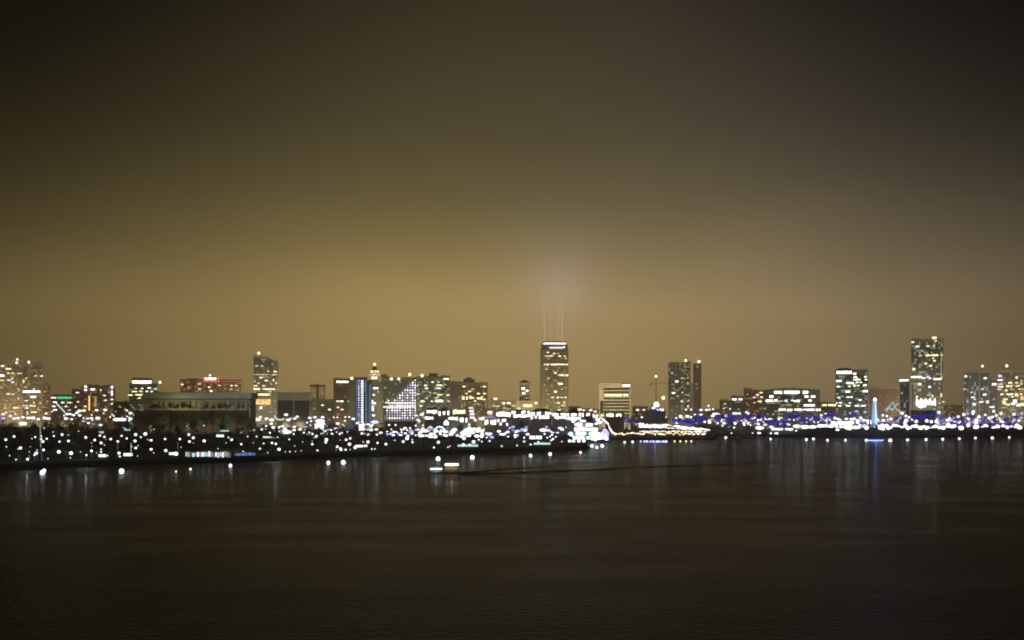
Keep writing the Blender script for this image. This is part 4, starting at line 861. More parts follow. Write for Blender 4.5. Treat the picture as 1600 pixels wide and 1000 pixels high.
# striped mast and arched canopy
t = thing('flag_mast', 'dark mast with white lit stripes rising left of the violet pavilion', 'mast', (XP(737, 1000), 1000, 3)); b = MB(); b.tube((0, 0, 0), (0, 0, ZP(633, 1000)-3), .35, .2); b.build('mast', M_post, t)
for i in range(4): b = MB(); b.box(-2.6+i*.3, 1.5+i*.5, -.4, -.37+.7, ZP(639+i*5, 1000)-3, ZP(636+i*5, 1000)-3); b.build('lit_pennant', we('w', 3.2 if i % 2 else 1.6), t)
D = 1060; k = D/F
t = thing('arched_canopy', 'curved yellow green lit arch below the dark arena box', 'canopy', (XP(438, D), D, 3)); b = MB()
for i in range(10):
    a0, a1 = PI+(i*.75)*PI/10, PI+((i+1)*.75)*PI/10
    b.tube((9*k*math.cos(a0), 0, ZP(649, D)-3+7*k*math.sin(a0)), (9*k*math.cos(a1), 0, ZP(649, D)-3+7*k*math.sin(a1)), 1.0, n=5)
b.build('lit_arch', we('g', .9), t)
for sx in (-8.6, 2): b = MB(); b.tube((sx*k, 0, 0), (sx*k, 0, ZP(652 if sx < 0 else 656, D)-3), .25); b.build('post', M_post, t)
D = 1120; k = D/F
t = thing('light_sculpture', 'teal lit zigzag frame right of the lighthouse', 'sculpture', (XP(1396, D), D, 3)); b = MB(); zz = [(1383, 641), (1391, 633), (1395, 628.5), (1399, 637), (1404, 642)]; z2 = [(1386, 643), (1390, 636), (1395, 641), (1401, 633), (1405, 630)]
for pts in (zz,):
    for p, q in zip(pts[:-1], pts[1:]): b.tube((XP(p[0], D)-t.location.x, 0, ZP(p[1], D)-3), (XP(q[0], D)-t.location.x, 0, ZP(q[1], D)-3), .75, n=5)
b.build('lit_truss', emat('teal_truss', (.45, .85, .9), .7), t); b = MB()
for p, q in zip(z2[:-1], z2[1:]): b.tube((XP(p[0], D)-t.location.x, 2, ZP(p[1], D)-3), (XP(q[0], D)-t.location.x, 2, ZP(q[1], D)-3), .6, n=5)
b.build('lit_truss', we('c', .8), t)
for px in (1384, 1403): b = MB(); b.tube((XP(px, D)-t.location.x, 1, 0), (XP(px, D)-t.location.x, 1, ZP(641, D)-3), .3); b.build('post', M_post, t)

# lit hoarding on the near bank
def hoarding(px0, px1, y0, y1, D, kind, label):
    k = D/F; t = thing('hoarding', label, 'hoarding', (XP((px0+px1)/2, D), D, 3)); ox = -t.location.x; n_ = int((px1-px0)/3.4); r = random.Random(int(px0))
    for i in range(n_):
        a = XP(px0+(px1-px0)*i/n_, D)+ox; c = XP(px0+(px1-px0)*(i+.92)/n_, D)+ox; z0 = ZP(y1, D)-3; z1 = ZP(y0, D)-3
        if kind == 'b': s_, c_ = r.choice([(.35, 'b'), (.6, 'b'), (.45, 'b')]), None; kk, ss = 'b', s_[0]
        else: kk = r.choice('cccct'); ss = r.choice([.16, .4, .8, 1.6, 2.4])
        b = MB(); b.box(a, c, -.12, .02, z0, z1); p = b.build('panel', M_steel, t)
        f = MB(); f.box(a+.05, c-.05, -.2, -.13, z0+(z1-z0)*r.uniform(.02, .25), z1-(z1-z0)*r.uniform(.02, .3)); f.build('lit_face', we(kk, ss), p)
    b = MB()
    for i in range(0, n_+1, 3): x = XP(px0+(px1-px0)*i/n_, D)+ox; b.box(x-.06, x+.06, .03, .2, 0, ZP(y0, D)-3+.1)
    b.build('posts', M_post, t)
hoarding(290, 361, 704.5, 715.5, 492, 'w', 'long patchy pale lit hoarding on the near bank')
hoarding(367, 400, 706.5, 713.5, 506, 'b', 'shorter blue lit hoarding right of the pale one')

# tall lit masts on the near bank
def pale_mast(px, y0, y1, D, lab, bow=0, s=.5, z=3):
    t = thing('flagpole', lab, 'flagpole', (XP(px, D), D, z)); b = MB(); H0 = z; zt = ZP(y0, D)-z; zl = max(0, ZP(y1, D)-z); pts = []
    for i in range(9): u = i/8; pts.append((bow*(1-u)**2, 0, zt*u))
    for p, q in zip(pts[:-1], pts[1:]): b.tube(p, q, .16, .13, 6)
    b.build('pole', M_white, t); d = MB()
    for p, q in zip(pts[:-1], pts[1:]):
        if p[2] >= zl-1: d.tube((p[0], -.2, p[2]), (q[0], -.2, q[2]), .13, .1, 5)
    d.build('light_strip', we('w', s), t)
pale_mast(63, 662, 700, 455, 'tall pale bowed flagpole at the far left of the park', .8, .45)
pale_mast(205, 692, 711, 480, 'short bright upright mast near the white lit kiosk', 0, .7)
pale_mast(278, 690, 700, 500, 'short dim mast left of the pale lit hoarding', 0, .2)
pale_mast(184, 692, 702, 478, 'short dim mast left of the bright upright mast', 0, .15)
def kiosk(px, y0, y1, w, D, label, k='w', s=3):
    kk = D/F; W = w*kk/2; t = thing('kiosk', label, 'kiosk', (XP(px, D), D, 3)); zt = max(2.4, ZP(y0, D)-3)
    b = MB(); b.box(-W, W, 0, 3, 0, zt); b.build('wall', M_dark, t); b = MB(); b.box(-W-.4, W+.4, -.6, 3.4, zt+.01, zt+.25); b.build('roof', M_roof, t)
    z1 = max(1.0, ZP(y1, D)-3); n_ = max(2, int(w/3))
    for i in range(n_): link('lit_counter', ubox(we(k, s)), t, loc=(-W+2*W*(i+.5)/n_, -.1, (zt+z1)/2), scale=(2*W/n_*.9, .16, zt-z1-.1))
kiosk(200, 714, 718, 14, 482, 'small kiosk with a bright white counter near the shore', 'w', 4)
kiosk(160, 717.5, 720, 12, 470, 'low kiosk with a thin lit counter left of the bright one', 'w', 2)
kiosk(268, 713.5, 716.5, 8, 494, 'small lit kiosk left of the pale hoarding', 'w', 1.6)
kiosk(158, 674, 677, 8, 820, 'dim far kiosk in the left of the park', 'c', 1.4)
kiosk(344, 679, 683, 12, 760, 'kiosk with a cool lit counter above the hoarding', 'c', 2.2)
kiosk(351, 672, 674.5, 14, 860, 'teal lit kiosk far above the hoarding', 't', .9)
kiosk(423, 681.5, 684.5, 24, 700, 'long low kiosk with a pale lit counter below the arena', 'g', 1.4)
kiosk(561, 703.5, 708, 12, 612, 'bright kiosk on the near bank below the blue lit tower', 'w', 4)
kiosk(571, 704, 706.5, 6, 618, 'tiny kiosk just right of the bright near bank kiosk', 'w', 2)
kiosk(199, 669, 673, 9, 880, 'small teal lit kiosk far below the white roof sign', 't', 1.2)
kiosk(731, 702.5, 705, 32, 622, 'long teal lit boathouse on the bank above the foreground boat', 't', 1.1)
kiosk(847, 697.5, 700.5, 26, 664, 'long teal and blue lit boathouse near the point', 't', 1.6)
kiosk(837, 681, 686, 19, 705, 'bright white lit pavilion amid blue lights near the point', 'w', 5.5)

# ------------------------------------------------------------------ marina boats: hull, cabin, mast
def boat_mesh():
    h = MB(); L_, B_ = 5.2, 1.5
    sec = [(-L_, .75, .9), (-L_*.5, 1, .85), (0, 1.05, .85), (L_*.5, .75, .95), (L_, .03, 1.2)]
    for (xa, wa, za), (xb, wb_, zb) in zip(sec[:-1], sec[1:]):
        for s in (1, -1):
            h.quad((xa, s*wa*.55*B_, -.2), (xb, s*wb_*.55*B_, -.1), (xb, s*wb_*B_, zb), (xa, s*wa*B_, za))
        h.quad((xa, -wa*B_, za-.05), (xb, -wb_*B_, zb-.05), (xb, wb_*B_, zb-.05), (xa, wa*B_, za-.05))
    xa, wa, za = sec[0]; h.quad((xa, -wa*.55*B_, -.2), (xa, -wa*B_, za), (xa, wa*B_, za), (xa, wa*.55*B_, -.2))
    c = MB(); c.prism([(-2.2, -.9), (1.6, -.7), (1.6, .7), (-2.2, .9)], .84, 1.55, 0, [(-2.0, -.7), (.9, -.5), (.9, .5), (-2.0, .7)])
    m_ = MB(); m_.tube((.6, 0, .8), (.6, 0, 13.5), .11, .07, 6); m_.tube((.6, 0, 2.3), (-3.6, 0, 2.2), .07, .06, 5); m_.tube((.6, 0, 9), (.6, 1.1, 9), .04, .03, 4); m_.tube((.6, 0, 9), (.6, -1.1, 9), .04, .03, 4)
    s_ = MB(); s_.tube((.4, 0, 2.55), (-3.5, 0, 2.45), .26, .14, 6)
    return h, c, m_, s_
bh, bc, bm_, bs = boat_mesh()
BH = [bh.mesh('hull', M_hull), bh.mesh('hull', M_hullb)]; BC = bc.mesh('cabin', M_white); BMst = bm_.mesh('mast', M_white); BS = bs.mesh('furled_sail', M_canvas)
r = random.Random(31); boats = []
for i in range(44):
    px = 612+i*6.0+r.uniform(-2, 2)
    boats.append((px, 800+(i % 3)*42+r.uniform(-6, 6)))
for i in range(16): boats.append((1125+i*6+r.uniform(-1.5, 1.5), 1030+r.uniform(-14, 14)))
boats.sort()
grp = {}
for px, D in boats: grp.setdefault((landmark(px), 'near' if D < 830 else 'middle' if D < 865 else 'far'), []).append((px, D))
for (lm, rw), lst in grp.items():
    for i, (px, D) in enumerate(lst):
        t = thing('sailboat', '%s moored sailboat, %s from left in %s row below %s' % ('navy' if int(px) % 4 == 0 else 'white', ORD[i], rw, lm), 'sailboat', (XP(px, D), D, 0), r.choice([0, PI, 1.3, 1.8])+r.uniform(-.2, .2), 'sailboats moored in the marina')
        sc_ = r.uniform(.85, 1.25)
        for me, nm in ((BH[1 if int(px) % 4 == 0 else 0], 'hull'), (BC, 'cabin'), (BMst, 'mast'), (BS, 'furled_sail')): link(nm, me, t, scale=(sc_,)*3)
for j, D in enumerate((822, 866, 905)):
    b = MB(); b.box(XP(618, D), XP(905, D), D-1.2, D+1.2, -.3, .7); o = b.build('pontoon', M_skin, None); tag(o, '%s floating pontoon of the marina' % ['nearest', 'middle', 'farthest'][j], 'pontoon')

# ------------------------------------------------------------------ tour boat moored at the point
D = 700; k = D/F
t = thing('tour_boat', 'brightly lit white tour boat moored at the tip of the point', 'tour boat', (XP(921, D), D+150, 0)); D = D+150; k = D/F
ox = -t.location.x
b = MB(); b.prism([(XP(893, D)+ox, -4), (XP(944, D)+ox, -4), (XP(955, D)+ox, 0), (XP(944, D)+ox, 4), (XP(893, D)+ox, 4)], -.3, 3.2); b.build('hull', M_hullb, t)
for i, (a, c, y0, y1) in enumerate([(895, 950, 688, 680.5), (897, 944, 680, 674), (897, 934, 673.5, 667), (899, 926, 666.5, 660), (901, 915, 659.5, 655)]):
    b = MB(); b.box(XP(a, D)+ox, XP(c, D)+ox, -3.4+i*.3, 3.4-i*.3, ZP(y0, D), ZP(y1+1, D)); dk = b.build('deck_house', M_white, t)
    b = MB(); b.box(XP(a-1, D)+ox, XP(c+1.5, D)+ox, -3.8+i*.3, 3.8-i*.3, ZP(y1+.8, D), ZP(y1+.4, D)); b.build('deck_rail', M_white, t)
    r = random.Random(i); n_ = int((c-a)/2.6)
    for j in range(n_):
        if r.random() < .3: continue
        x0_, x1_ = XP(a+(c-a)*j/n_, D)+ox, XP(a+(c-a)*(j+r.uniform(.7, .93))/n_, D)+ox
        z0_, z1_ = ZP(y0-r.uniform(-.2, .5), D), ZP(y1+.9+r.uniform(0, .8), D)
        link('deck_window', ubox(we(r.choice('wwct'), 6)), dk, loc=((x0_+x1_)/2, -3.5+i*.3, (z0_+z1_)/2), scale=(x1_-x0_, .16, z1_-z0_))
b = MB(); b.tube((XP(903, D)+ox, 0, ZP(656, D)), (XP(903, D)+ox, 0, ZP(648, D)), .2); b.build('mast', M_white, t)
b = MB(); b.lathe([(.5, ZP(682, D)), (6.4*k, ZP(680, D)), (6.4*k, ZP(676, D)), (3*k, ZP(671, D)), (.2, ZP(669.5, D))], cx=XP(945, D)+ox, cy=-1, n=14); b.build('bow_canopy', we('v', 2.2), t)
r = random.Random(41)
for i in range(26):
    u = r.random(); px = 890+56*u; py = 654+26*u+r.uniform(0, 36*(1-u)+5); link('deck_lamp', globe(r.choice('wctcb'), 5), t, loc=(XP(px, D)+ox, -4.6, ZP(min(py, 689), D)), scale=(r.uniform(.9, 1.9),)*3)
# string of lights sloping down from a mast to the quay
D = 945
t = thing('light_string', 'bright string of bulbs sloping down to the quay beside the tour boat', 'string of lights', (XP(950, D), D, 3)); ox = -t.location.x
b = MB(); pts = [(938, 652), (944, 657), (950, 662), (953, 670), (957, 676), (962, 678)]
b.tube((XP(938, D)+ox, 0, 0), (XP(938, D)+ox, 0, ZP(650, D)-3), .2); b.build('post', M_post, t); c_ = MB(); c_.tube((XP(965, D)+ox, 0, 0), (XP(965, D)+ox, 0, ZP(679, D)-3), .12)
for p, q in zip(pts[:-1], pts[1:]): c_.tube((XP(p[0], D)+ox, 0, ZP(p[1], D)-3), (XP(q[0], D)+ox, 0, ZP(q[1], D)-3), .1, n=4)
c_.build('cable', M_post, t)
for i in range(22):
    u = i/21*5; j = min(4, int(u)); f_ = u-j; px = pts[j][0]+(pts[j+1][0]-pts[j][0])*f_; py = pts[j][1]+(pts[j+1][1]-pts[j][1])*f_
    link('bulb', globe('w', 6), t, loc=(XP(px, D)+ox, 0, ZP(py, D)-3), scale=(.75 if 2 < i < 9 or i > 11 else .45,)*3)

# ------------------------------------------------------------------ pier hall with a long tapering lit roof
D = 955; k = D/F
t = thing('pier_hall', 'long low pier hall with a white lit roof tapering to the right', 'hall', (XP(1055, D), D, 3)); ox = -t.location.x
b = MB(); b.box(XP(1000, D)+ox, XP(1102, D)+ox, 0, 16, 0, 5.0); b.build('wall', M_brown, t)
b = MB(); b.prism_y([(XP(998, D)+ox, ZP(668.5, D)-3), (XP(1070, D)+ox, ZP(670.5, D)-3), (XP(1112, D)+ox, ZP(673, D)-3), (XP(1070, D)+ox, ZP(663, D)-3), (XP(1035, D)+ox, ZP(660.5, D)-3), (XP(998, D)+ox, ZP(663.5, D)-3)], -.6, 17); b.build('roof', M_white, t)
r = random.Random(3)
for i in range(46):
    px = 999+i*2.42; yc = 665.5 if px < 1035 else 665.5+(px-1035)*.085; h = (6.2 if px < 1070 else 6.2-(px-1070)*.1)*r.uniform(.6, 1)
    link('lit_roof_bay', ubox(we(r.choice('wwcw'), 4)), t, loc=(XP(px, D)+ox, -.75, ZP(yc+r.uniform(-.8, .8), D)-3), scale=(2.3*k*r.uniform(.7, 1), .2, h*k))
for i in range(40):
    px = 1000+i*2.65; link('lit_eave_pane', ubox(we(r.choice('wpyaw'), r.choice([2.5, 4, 5]))), t, loc=(XP(px, D)+ox, -.2, ZP(674.5+r.uniform(-1, .6), D)-3), scale=(2.0*k, .2, r.uniform(1.2, 2.6)*k))
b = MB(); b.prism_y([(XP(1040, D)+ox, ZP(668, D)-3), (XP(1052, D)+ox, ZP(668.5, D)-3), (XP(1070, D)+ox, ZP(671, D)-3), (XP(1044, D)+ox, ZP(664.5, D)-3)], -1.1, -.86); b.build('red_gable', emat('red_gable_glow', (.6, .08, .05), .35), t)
# quay front with rows of small warm bulbs
D = 934
t = thing('quay_light_rail', 'rail of warm bulbs along the top of the long dark quay', 'light rail', (XP(1010, D), D+1.5, 3)); ox = -t.location.x; b = MB(); b.tube((XP(960, D)+ox, 0, 2.0), (XP(1104, D)+ox, 0, 2.0), .07, n=4)
for i in range(25): x = XP(960+i*6, D)+ox; b.tube((x, 0, 0), (x, 0, 3.3), .07, n=4)
b.build('rail', M_post, t, kind='stuff'); r = random.Random(8)
for i in range(56):
    px = 959+i*2.6; link('bulb', globe(r.choice('yywap'), r.choice([4, 6])), t, loc=(XP(px, D)+ox, -.1, r.uniform(2.2, 4.4)), scale=(r.uniform(.45, .8),)*3)
# quay hut row in dark red
for px, w, lb in ((970, 34, 'dark red roofed shed left on the quay'), (1030, 30, 'dark red roofed shed in the middle of the quay'), (1078, 24, 'low dark shed near the rounded quay end')):
    D = 948; t = thing('quay_shed', lb, 'shed', (XP(px, D), D, 3)); W = w*D/F/2; b = MB(); b.box(-W, W, 0, 5, 0, 2.6); b.build('wall', M_brown, t); b = MB(); b.prism_y([(-W-.3, 2.61), (W+.3, 2.61), (W*.8, 4.2), (-W*.8, 4.2)], -.4, 5.4); b.build('roof', M_tile, t)

# ------------------------------------------------------------------ lighthouse on the mound
D = 1090; k = D/F; zb = 10.2
t = thing('lighthouse', 'floodlit white lighthouse with a glaring lamp and blue glow on its sides', 'lighthouse', (XP(1366.5, D), D, zb)); zt = ZP(627, D)-zb
M_lh = pmat('lighthouse_paint', (.78, .78, .8), .6, .05, .2)
b = MB(); b.lathe([(5.4*k, -1), (5.2*k, .5), (4.0*k, zt*.4), (2.7*k, zt*.93), (2.9*k, zt*.94), (2.9*k, zt)], n=16); b.build('tower', M_lh, t, smooth=False)
b = MB(); b.lathe([(1.7*k, zt+.01), (1.7*k, zt+3.0)], n=10); b.build('lantern_room', we('w', 9), t)
b = MB(); b.lathe([(3.0*k, zt+.02), (3.0*k, zt+.25)], n=16); b.build('gallery', M_post, t)
b = MB(); b.lathe([(2.1*k, zt+3.02), (1.2*k, zt+4.0), (.1, zt+4.8)], n=10); b.build('dome_cap', M_post, t)
link('lamp', globe('w', 12), t, loc=(0, -1.75*k, zt+1.7), scale=(2.1, 1.2, 2.1))
for i in range(5): b = MB(); a = -PI/2; b.box(-.5, .5, -(4.0-i*.38)*k-.15, -(4.0-i*.38)*k+.4, 2+i*zt*.19, 3.4+i*zt*.19); b.build('window', M_glass, t) if i < 4 else None
def spot(name, loc, to, col, power, ang, r=.5):
    d = bpy.data.lights.new(name, 'SPOT'); d.color = col; d.energy = power; d.spot_size = math.radians(ang); d.spot_blend = .5; d.shadow_soft_size = r
    o = bpy.data.objects.new(name, d); COL.objects.link(o); o.location = loc; o.rotation_euler = (Vector(to)-Vector(loc)).to_track_quat('-Z', 'Y').to_euler(); return o
lx = XP(1366.5, D)
for sx, col, pw in ((-16, (.15, .25, 1), 450000), (16, (.15, .25, 1), 450000), (-5, (.50, .86, 1), 1500000), (5, (.50, .86, 1), 1500000)):
    q = Vector((lx+sx, D-13, zb+1.6)); spot('tower_floodlight', q, (lx, D, zb+zt*.45), col, pw, 55)
    f = thing('ground_floodlight', '%s ground floodlight in front of the lighthouse, %s side' % ('outer blue' if abs(sx) > 6 else 'inner cool white', 'left' if sx < 0 else 'right'), 'floodlight', (q.x, q.y, zb-.2)); b = MB(); b.box(-.8, .8, -.4, .4, .5, 1.3); b.tube((0, 0, 0), (0, 0, .6), .15); b.build('housing', M_post, f); link('lens', ubox(we('b' if abs(sx) > 6 else 'c', 5)), f, loc=(0, -.45, .95), scale=(1.5, .08, .7))

# ------------------------------------------------------------------ foreground passenger boat
bx, by = XP(694, 402), 402.0
t = thing('passenger_boat', 'small passenger boat under way with a white lit cabin and low lit bow', 'passenger boat', (bx, by, 0), .05)
k = 402/F
hb = MB(); Lh = 6.6
st = [(-Lh, .02, 1.35), (-Lh*.8, .55, 1.2), (-Lh*.4, .95, 1.05), (0, 1, 1.0), (Lh*.6, .98, 1.0), (Lh, .9, 1.0)]
for (xa, wa, za), (xb, wb_, zb_) in zip(st[:-1], st[1:]):
    for s in (1, -1):
        hb.quad((xa, s*wa*1.3, -.25), (xb, s*wb_*1.3, -.25), (xb, s*wb_*1.9, zb_), (xa, s*wa*1.9, za))
    hb.quad((xa, -wa*1.9, za-.1), (xb, -wb_*1.9, zb_-.1), (xb, wb_*1.9, zb_-.1), (xa, wa*1.9, za-.1))
xa, wa, za = st[-1]; hb.quad((xa, -wa*1.3, -.25), (xa, wa*1.3, -.25), (xa, wa*1.9, za), (xa, -wa*1.9, za))
hb.build('hull', M_hull, t)
cb = MB(); cb.box(.2, 6.0, -1.5, 1.5, .95, 3.55); cb.build('cabin', M_beige, t)
cb = MB(); cb.box(-.2, 6.3, -1.75, 1.75, 4.45, 4.65); cb.build('canopy', M_canvas, t)
for x_ in (0, 2, 4, 6.0):
    for y_ in (-1.6, 1.6): cb = MB(); cb.tube((x_, y_, 1), (x_, y_, 4.45), .06); cb.build('stanchion', M_white, t)
for i in range(7): link('window', ubox(we('p' if i % 3 == 2 else 'w', 5, True)), t, loc=(.75+i*.78, -1.58, 3.95), scale=(.74, .12, .85))
for i in range(6): link('cabin_side_glow', ubox(we('a', (.26, .36, .2)[i % 3])), t, loc=(.7+i*.93, -1.56, 2.45), scale=(.66, .1, 1.2))  # glowing panels stand in for deck light on the cabin side
point('bow_reflection_fill', (bx-3, by-2.6, 2.4), (.75, .88, 1), 90, .3); point('cabin_reflection_fill', (bx+3.2, by-2.6, 3.9), (1, .85, .75), 110, .3)  # added points off the hull, for the boat's streaks on the water
cb = MB(); cb.prism([(-5.6, -.9), (-1.0, -1.5), (-1.0, 1.5), (-5.6, .9)], 1.0, 1.3, 0); cb.build('foredeck', M_white, t)
cb = MB(); cb.box(-5.6, -.6, -1.66, 1.66, 2.75, 2.9); cb.build('bow_awning', M_canvas, t)
for x_ in (-5.4, -3, -.8):
    for y_ in (-1.5, 1.5): cb = MB(); cb.tube((x_, y_, 1), (x_, y_, 2.75), .05); cb.build('stanchion', M_white, t)
for i in range(5): link('bow_light_panel', ubox(we('c', 5, True)), t, loc=(-5.1+i*.96, -1.62, 2.2), scale=(.92, .1, .62))
cb = MB(); cb.box(-.5, 0, -.5, .5, 1, 3.4); cb.build('helm_console', M_dark, t)
cb = MB(); cb.tube((1.5, 0, 4.65), (1.5, 0, 6.4), .05); cb.build('mast', M_steel, t)
# its wake: raised swells fanning out behind it
def swell(pts, w, h, seed, name='boat_wake'):
    b = MB(); r = random.Random(seed); ring = []; n_ = 120
    def at(u):
        f_ = u*(len(pts)-1); i = min(len(pts)-2, int(f_)); g_ = f_-i; a, c = pts[i], pts[i+1]; return Vector((XP(a[0], a[1])*(1-g_)+XP(c[0], c[1])*g_, a[1]*(1-g_)+c[1]*g_, 0))
    for i in range(n_+1):
        u = i/n_; p = at(u); q = at(min(1, u+.01))-at(max(0, u-.01)); nrm = Vector((-q.y, q.x, 0)).normalized(); hh = h*(1-.55*u)*(1+.25*math.sin(u*60+seed)+r.uniform(-.1, .1))*min(1, u*18+.15)*min(1, (1-u)*5); ww = w*(.5+.9*u)
        ring.append([p+nrm*(ww*e)+Vector((0, 0, hh*z_+.004)) for e, z_ in ((-1, -.12), (-.5, .35), (-.1, 1), (.15, .9), (.6, .3), (1, -.12))])
    for a, c in zip(ring[:-1], ring[1:]):
        for j in range(5): b.quad(a[j], a[j+1], c[j+1], c[j])
    return b.build(name, M_water, smooth=True, kind='structure')
swell([(700, 399), (760, 404), (850, 418), (1000, 452), (1200, 500), (1370, 548)], 2.4, .42, 1)
swell([(700, 401), (745, 418), (800, 442), (900, 478)], 1.2, .45, 2)
swell([(690, 398), (640, 392), (600, 384)], .8, .12, 4)
swell([(705, 396), (800, 380), (900, 362)], 1.3, .2, 6)
# a small dark moored launch on the bank side
def launch(px, D, label, L_=9, mast=False):
    t = thing('moored_launch', label, 'launch', (XP(px, D), D, 0), 0); h = MB()
    h.prism([(-L_/2, -1.0), (L_/2*.6, -1.2), (L_/2, 0), (L_/2*.6, 1.2), (-L_/2, 1.0)], -.2, .9, 0, [(-L_/2, -1.3), (L_/2*.65, -1.5), (L_/2*1.12, 0), (L_/2*.65, 1.5), (-L_/2, 1.3)]); h.build('hull', M_hullb, t)
    c = MB(); c.box(-L_*.3, L_*.2, -.9, .9, .91, 2.0); c.build('cabin', M_dark, t)
launch(792, 600, 'dark unlit launch moored off the bank right of the passenger boat', 14)
launch(585, 560, 'dark unlit launch moored off the bank below the domed tower', 10)

# ------------------------------------------------------------------ lamps: near park
park = [(9,687,5),(22,682,6),(32,700,6),(55,683,5),(64,676,3.5),(64,681,5),(64,686,5),(67,690,5),(69,669,4),(73,685.5,5),(68,703,6),(57,708,6),(54,711,5),(84,681.5,5),(83,675,3),(97,679,5),(107,680,4.5),(93,690,5),(107,689,5.5),(92,706,7),(111,708,7),(10,698,3),(25,721,3.5),(43,719,5),(75,720,3),(110,720,3),
 (134,683.5,6),(148,687.5,6.5),(158,692,6.5),(143,704.5,5),(135,711,5),(158,702,4.5),(158,706,4.5),(168,712,4),(156,680.5,5),(163,682.5,5.5),(173,686,6),(184,690,5),(186,708,6),(188,715,4),(190,681,5.5),(198,685,5.5),(212,679,8),(227,678,6.5),(220,683,4),(211,689,5.5),(212,700,6),(236,688,6.5),(236,702,7),(187,715.5,4),
 (258,686,6),(281,686,5.5),(295,679,5.5),(302,684,5.5),(296,690,6.5),(319,689,6),(259,704,7),(275,709,9.5),(357,683.5,4),(362,687,5.5),(377,694,5.5),(377,676,3.5),(391,674,3.5),(397,672,3.5),(387,682,4),(401,682,4),(406,701,4.5),(425,692,5.5),(431,693.5,5.5),(412,693,4),(452,686.5,4.5),(436,702,6),(436,668,6),(409,671,5),(422,676,5),
 (488,694,6),(496,709,4),(510,687,8.5),(509,691,5),(527,698,6),(532,701,5),(533,708,6),(540,709,5.5),(541,687,5),(547,685,6.5),(546,694,6),(555,699,6),(581,706,3.5),(575,690.5,6),(590,692,5),(586,706,3),(547,704,3),(494,682,6),(488,678,6),(495,681,4),
 (603,694,6.5),(617,688,4),(636,685,7),(630,690,6.5),(644,687,4),(644.5,691,5),(671,682.5,6),(685,691,5.5),(678,702,5),(700,703,3),(703,697,3.5),(725,685,7),(740,690.5,6.5),(724,695,6),(734,695,5.5),(748,687,4.5),(753,690,4.5),(765,689,4),(784,701,4.5),(808,696,3.5),(878,671,7.5),(889,678,4.5),(890,689,7),(905,683,4.5),(878,690,4),(819,690,4.5),(829,694.5,4.5),(841,690.5,4.5),(864,686,5),(819,684,5)]
for px, py, s_ in park:
    lamp('park_lamp', px, py, s_, 'w' if (px*7+py) % 3 else 'c', 3.4 if s_ > 4.8 else 1.6)
# glowing globes on added posts, standing in for lamp reflections on the water
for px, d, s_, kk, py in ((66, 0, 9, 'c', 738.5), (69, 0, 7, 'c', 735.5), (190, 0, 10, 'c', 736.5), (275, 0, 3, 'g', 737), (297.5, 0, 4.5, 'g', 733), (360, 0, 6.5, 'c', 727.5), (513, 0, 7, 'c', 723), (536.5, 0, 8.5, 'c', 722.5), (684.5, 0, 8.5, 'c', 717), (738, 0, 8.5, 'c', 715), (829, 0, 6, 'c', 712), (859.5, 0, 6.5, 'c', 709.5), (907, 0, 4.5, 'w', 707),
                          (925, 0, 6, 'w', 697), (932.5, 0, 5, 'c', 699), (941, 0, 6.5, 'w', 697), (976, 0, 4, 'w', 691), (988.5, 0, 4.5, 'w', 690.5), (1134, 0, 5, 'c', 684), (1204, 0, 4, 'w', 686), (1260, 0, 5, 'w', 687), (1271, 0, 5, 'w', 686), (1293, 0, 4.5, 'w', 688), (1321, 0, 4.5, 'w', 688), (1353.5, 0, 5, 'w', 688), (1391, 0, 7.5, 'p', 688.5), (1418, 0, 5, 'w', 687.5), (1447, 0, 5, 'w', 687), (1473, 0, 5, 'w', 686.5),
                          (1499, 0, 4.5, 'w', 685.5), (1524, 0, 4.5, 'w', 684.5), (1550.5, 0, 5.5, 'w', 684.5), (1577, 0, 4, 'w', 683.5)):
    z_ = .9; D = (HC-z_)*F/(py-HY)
    pending.append(('reflection_globe', px, py, s_*.9, kk, 4, D, z_))
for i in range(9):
    px = 1001+i*5+(i % 2); pending.append(('reflection_globe', px, 689.8, 3.4, 'w' if i % 3 else 'v', 3, (HC-1)*F/(689.8-HY), 1.0))
for px in (1054, 1063, 1072, 1080): pending.append(('reflection_globe', px, 689.5, 3.2, 'y', 3, (HC-1)*F/(689.5-HY), 1.0))
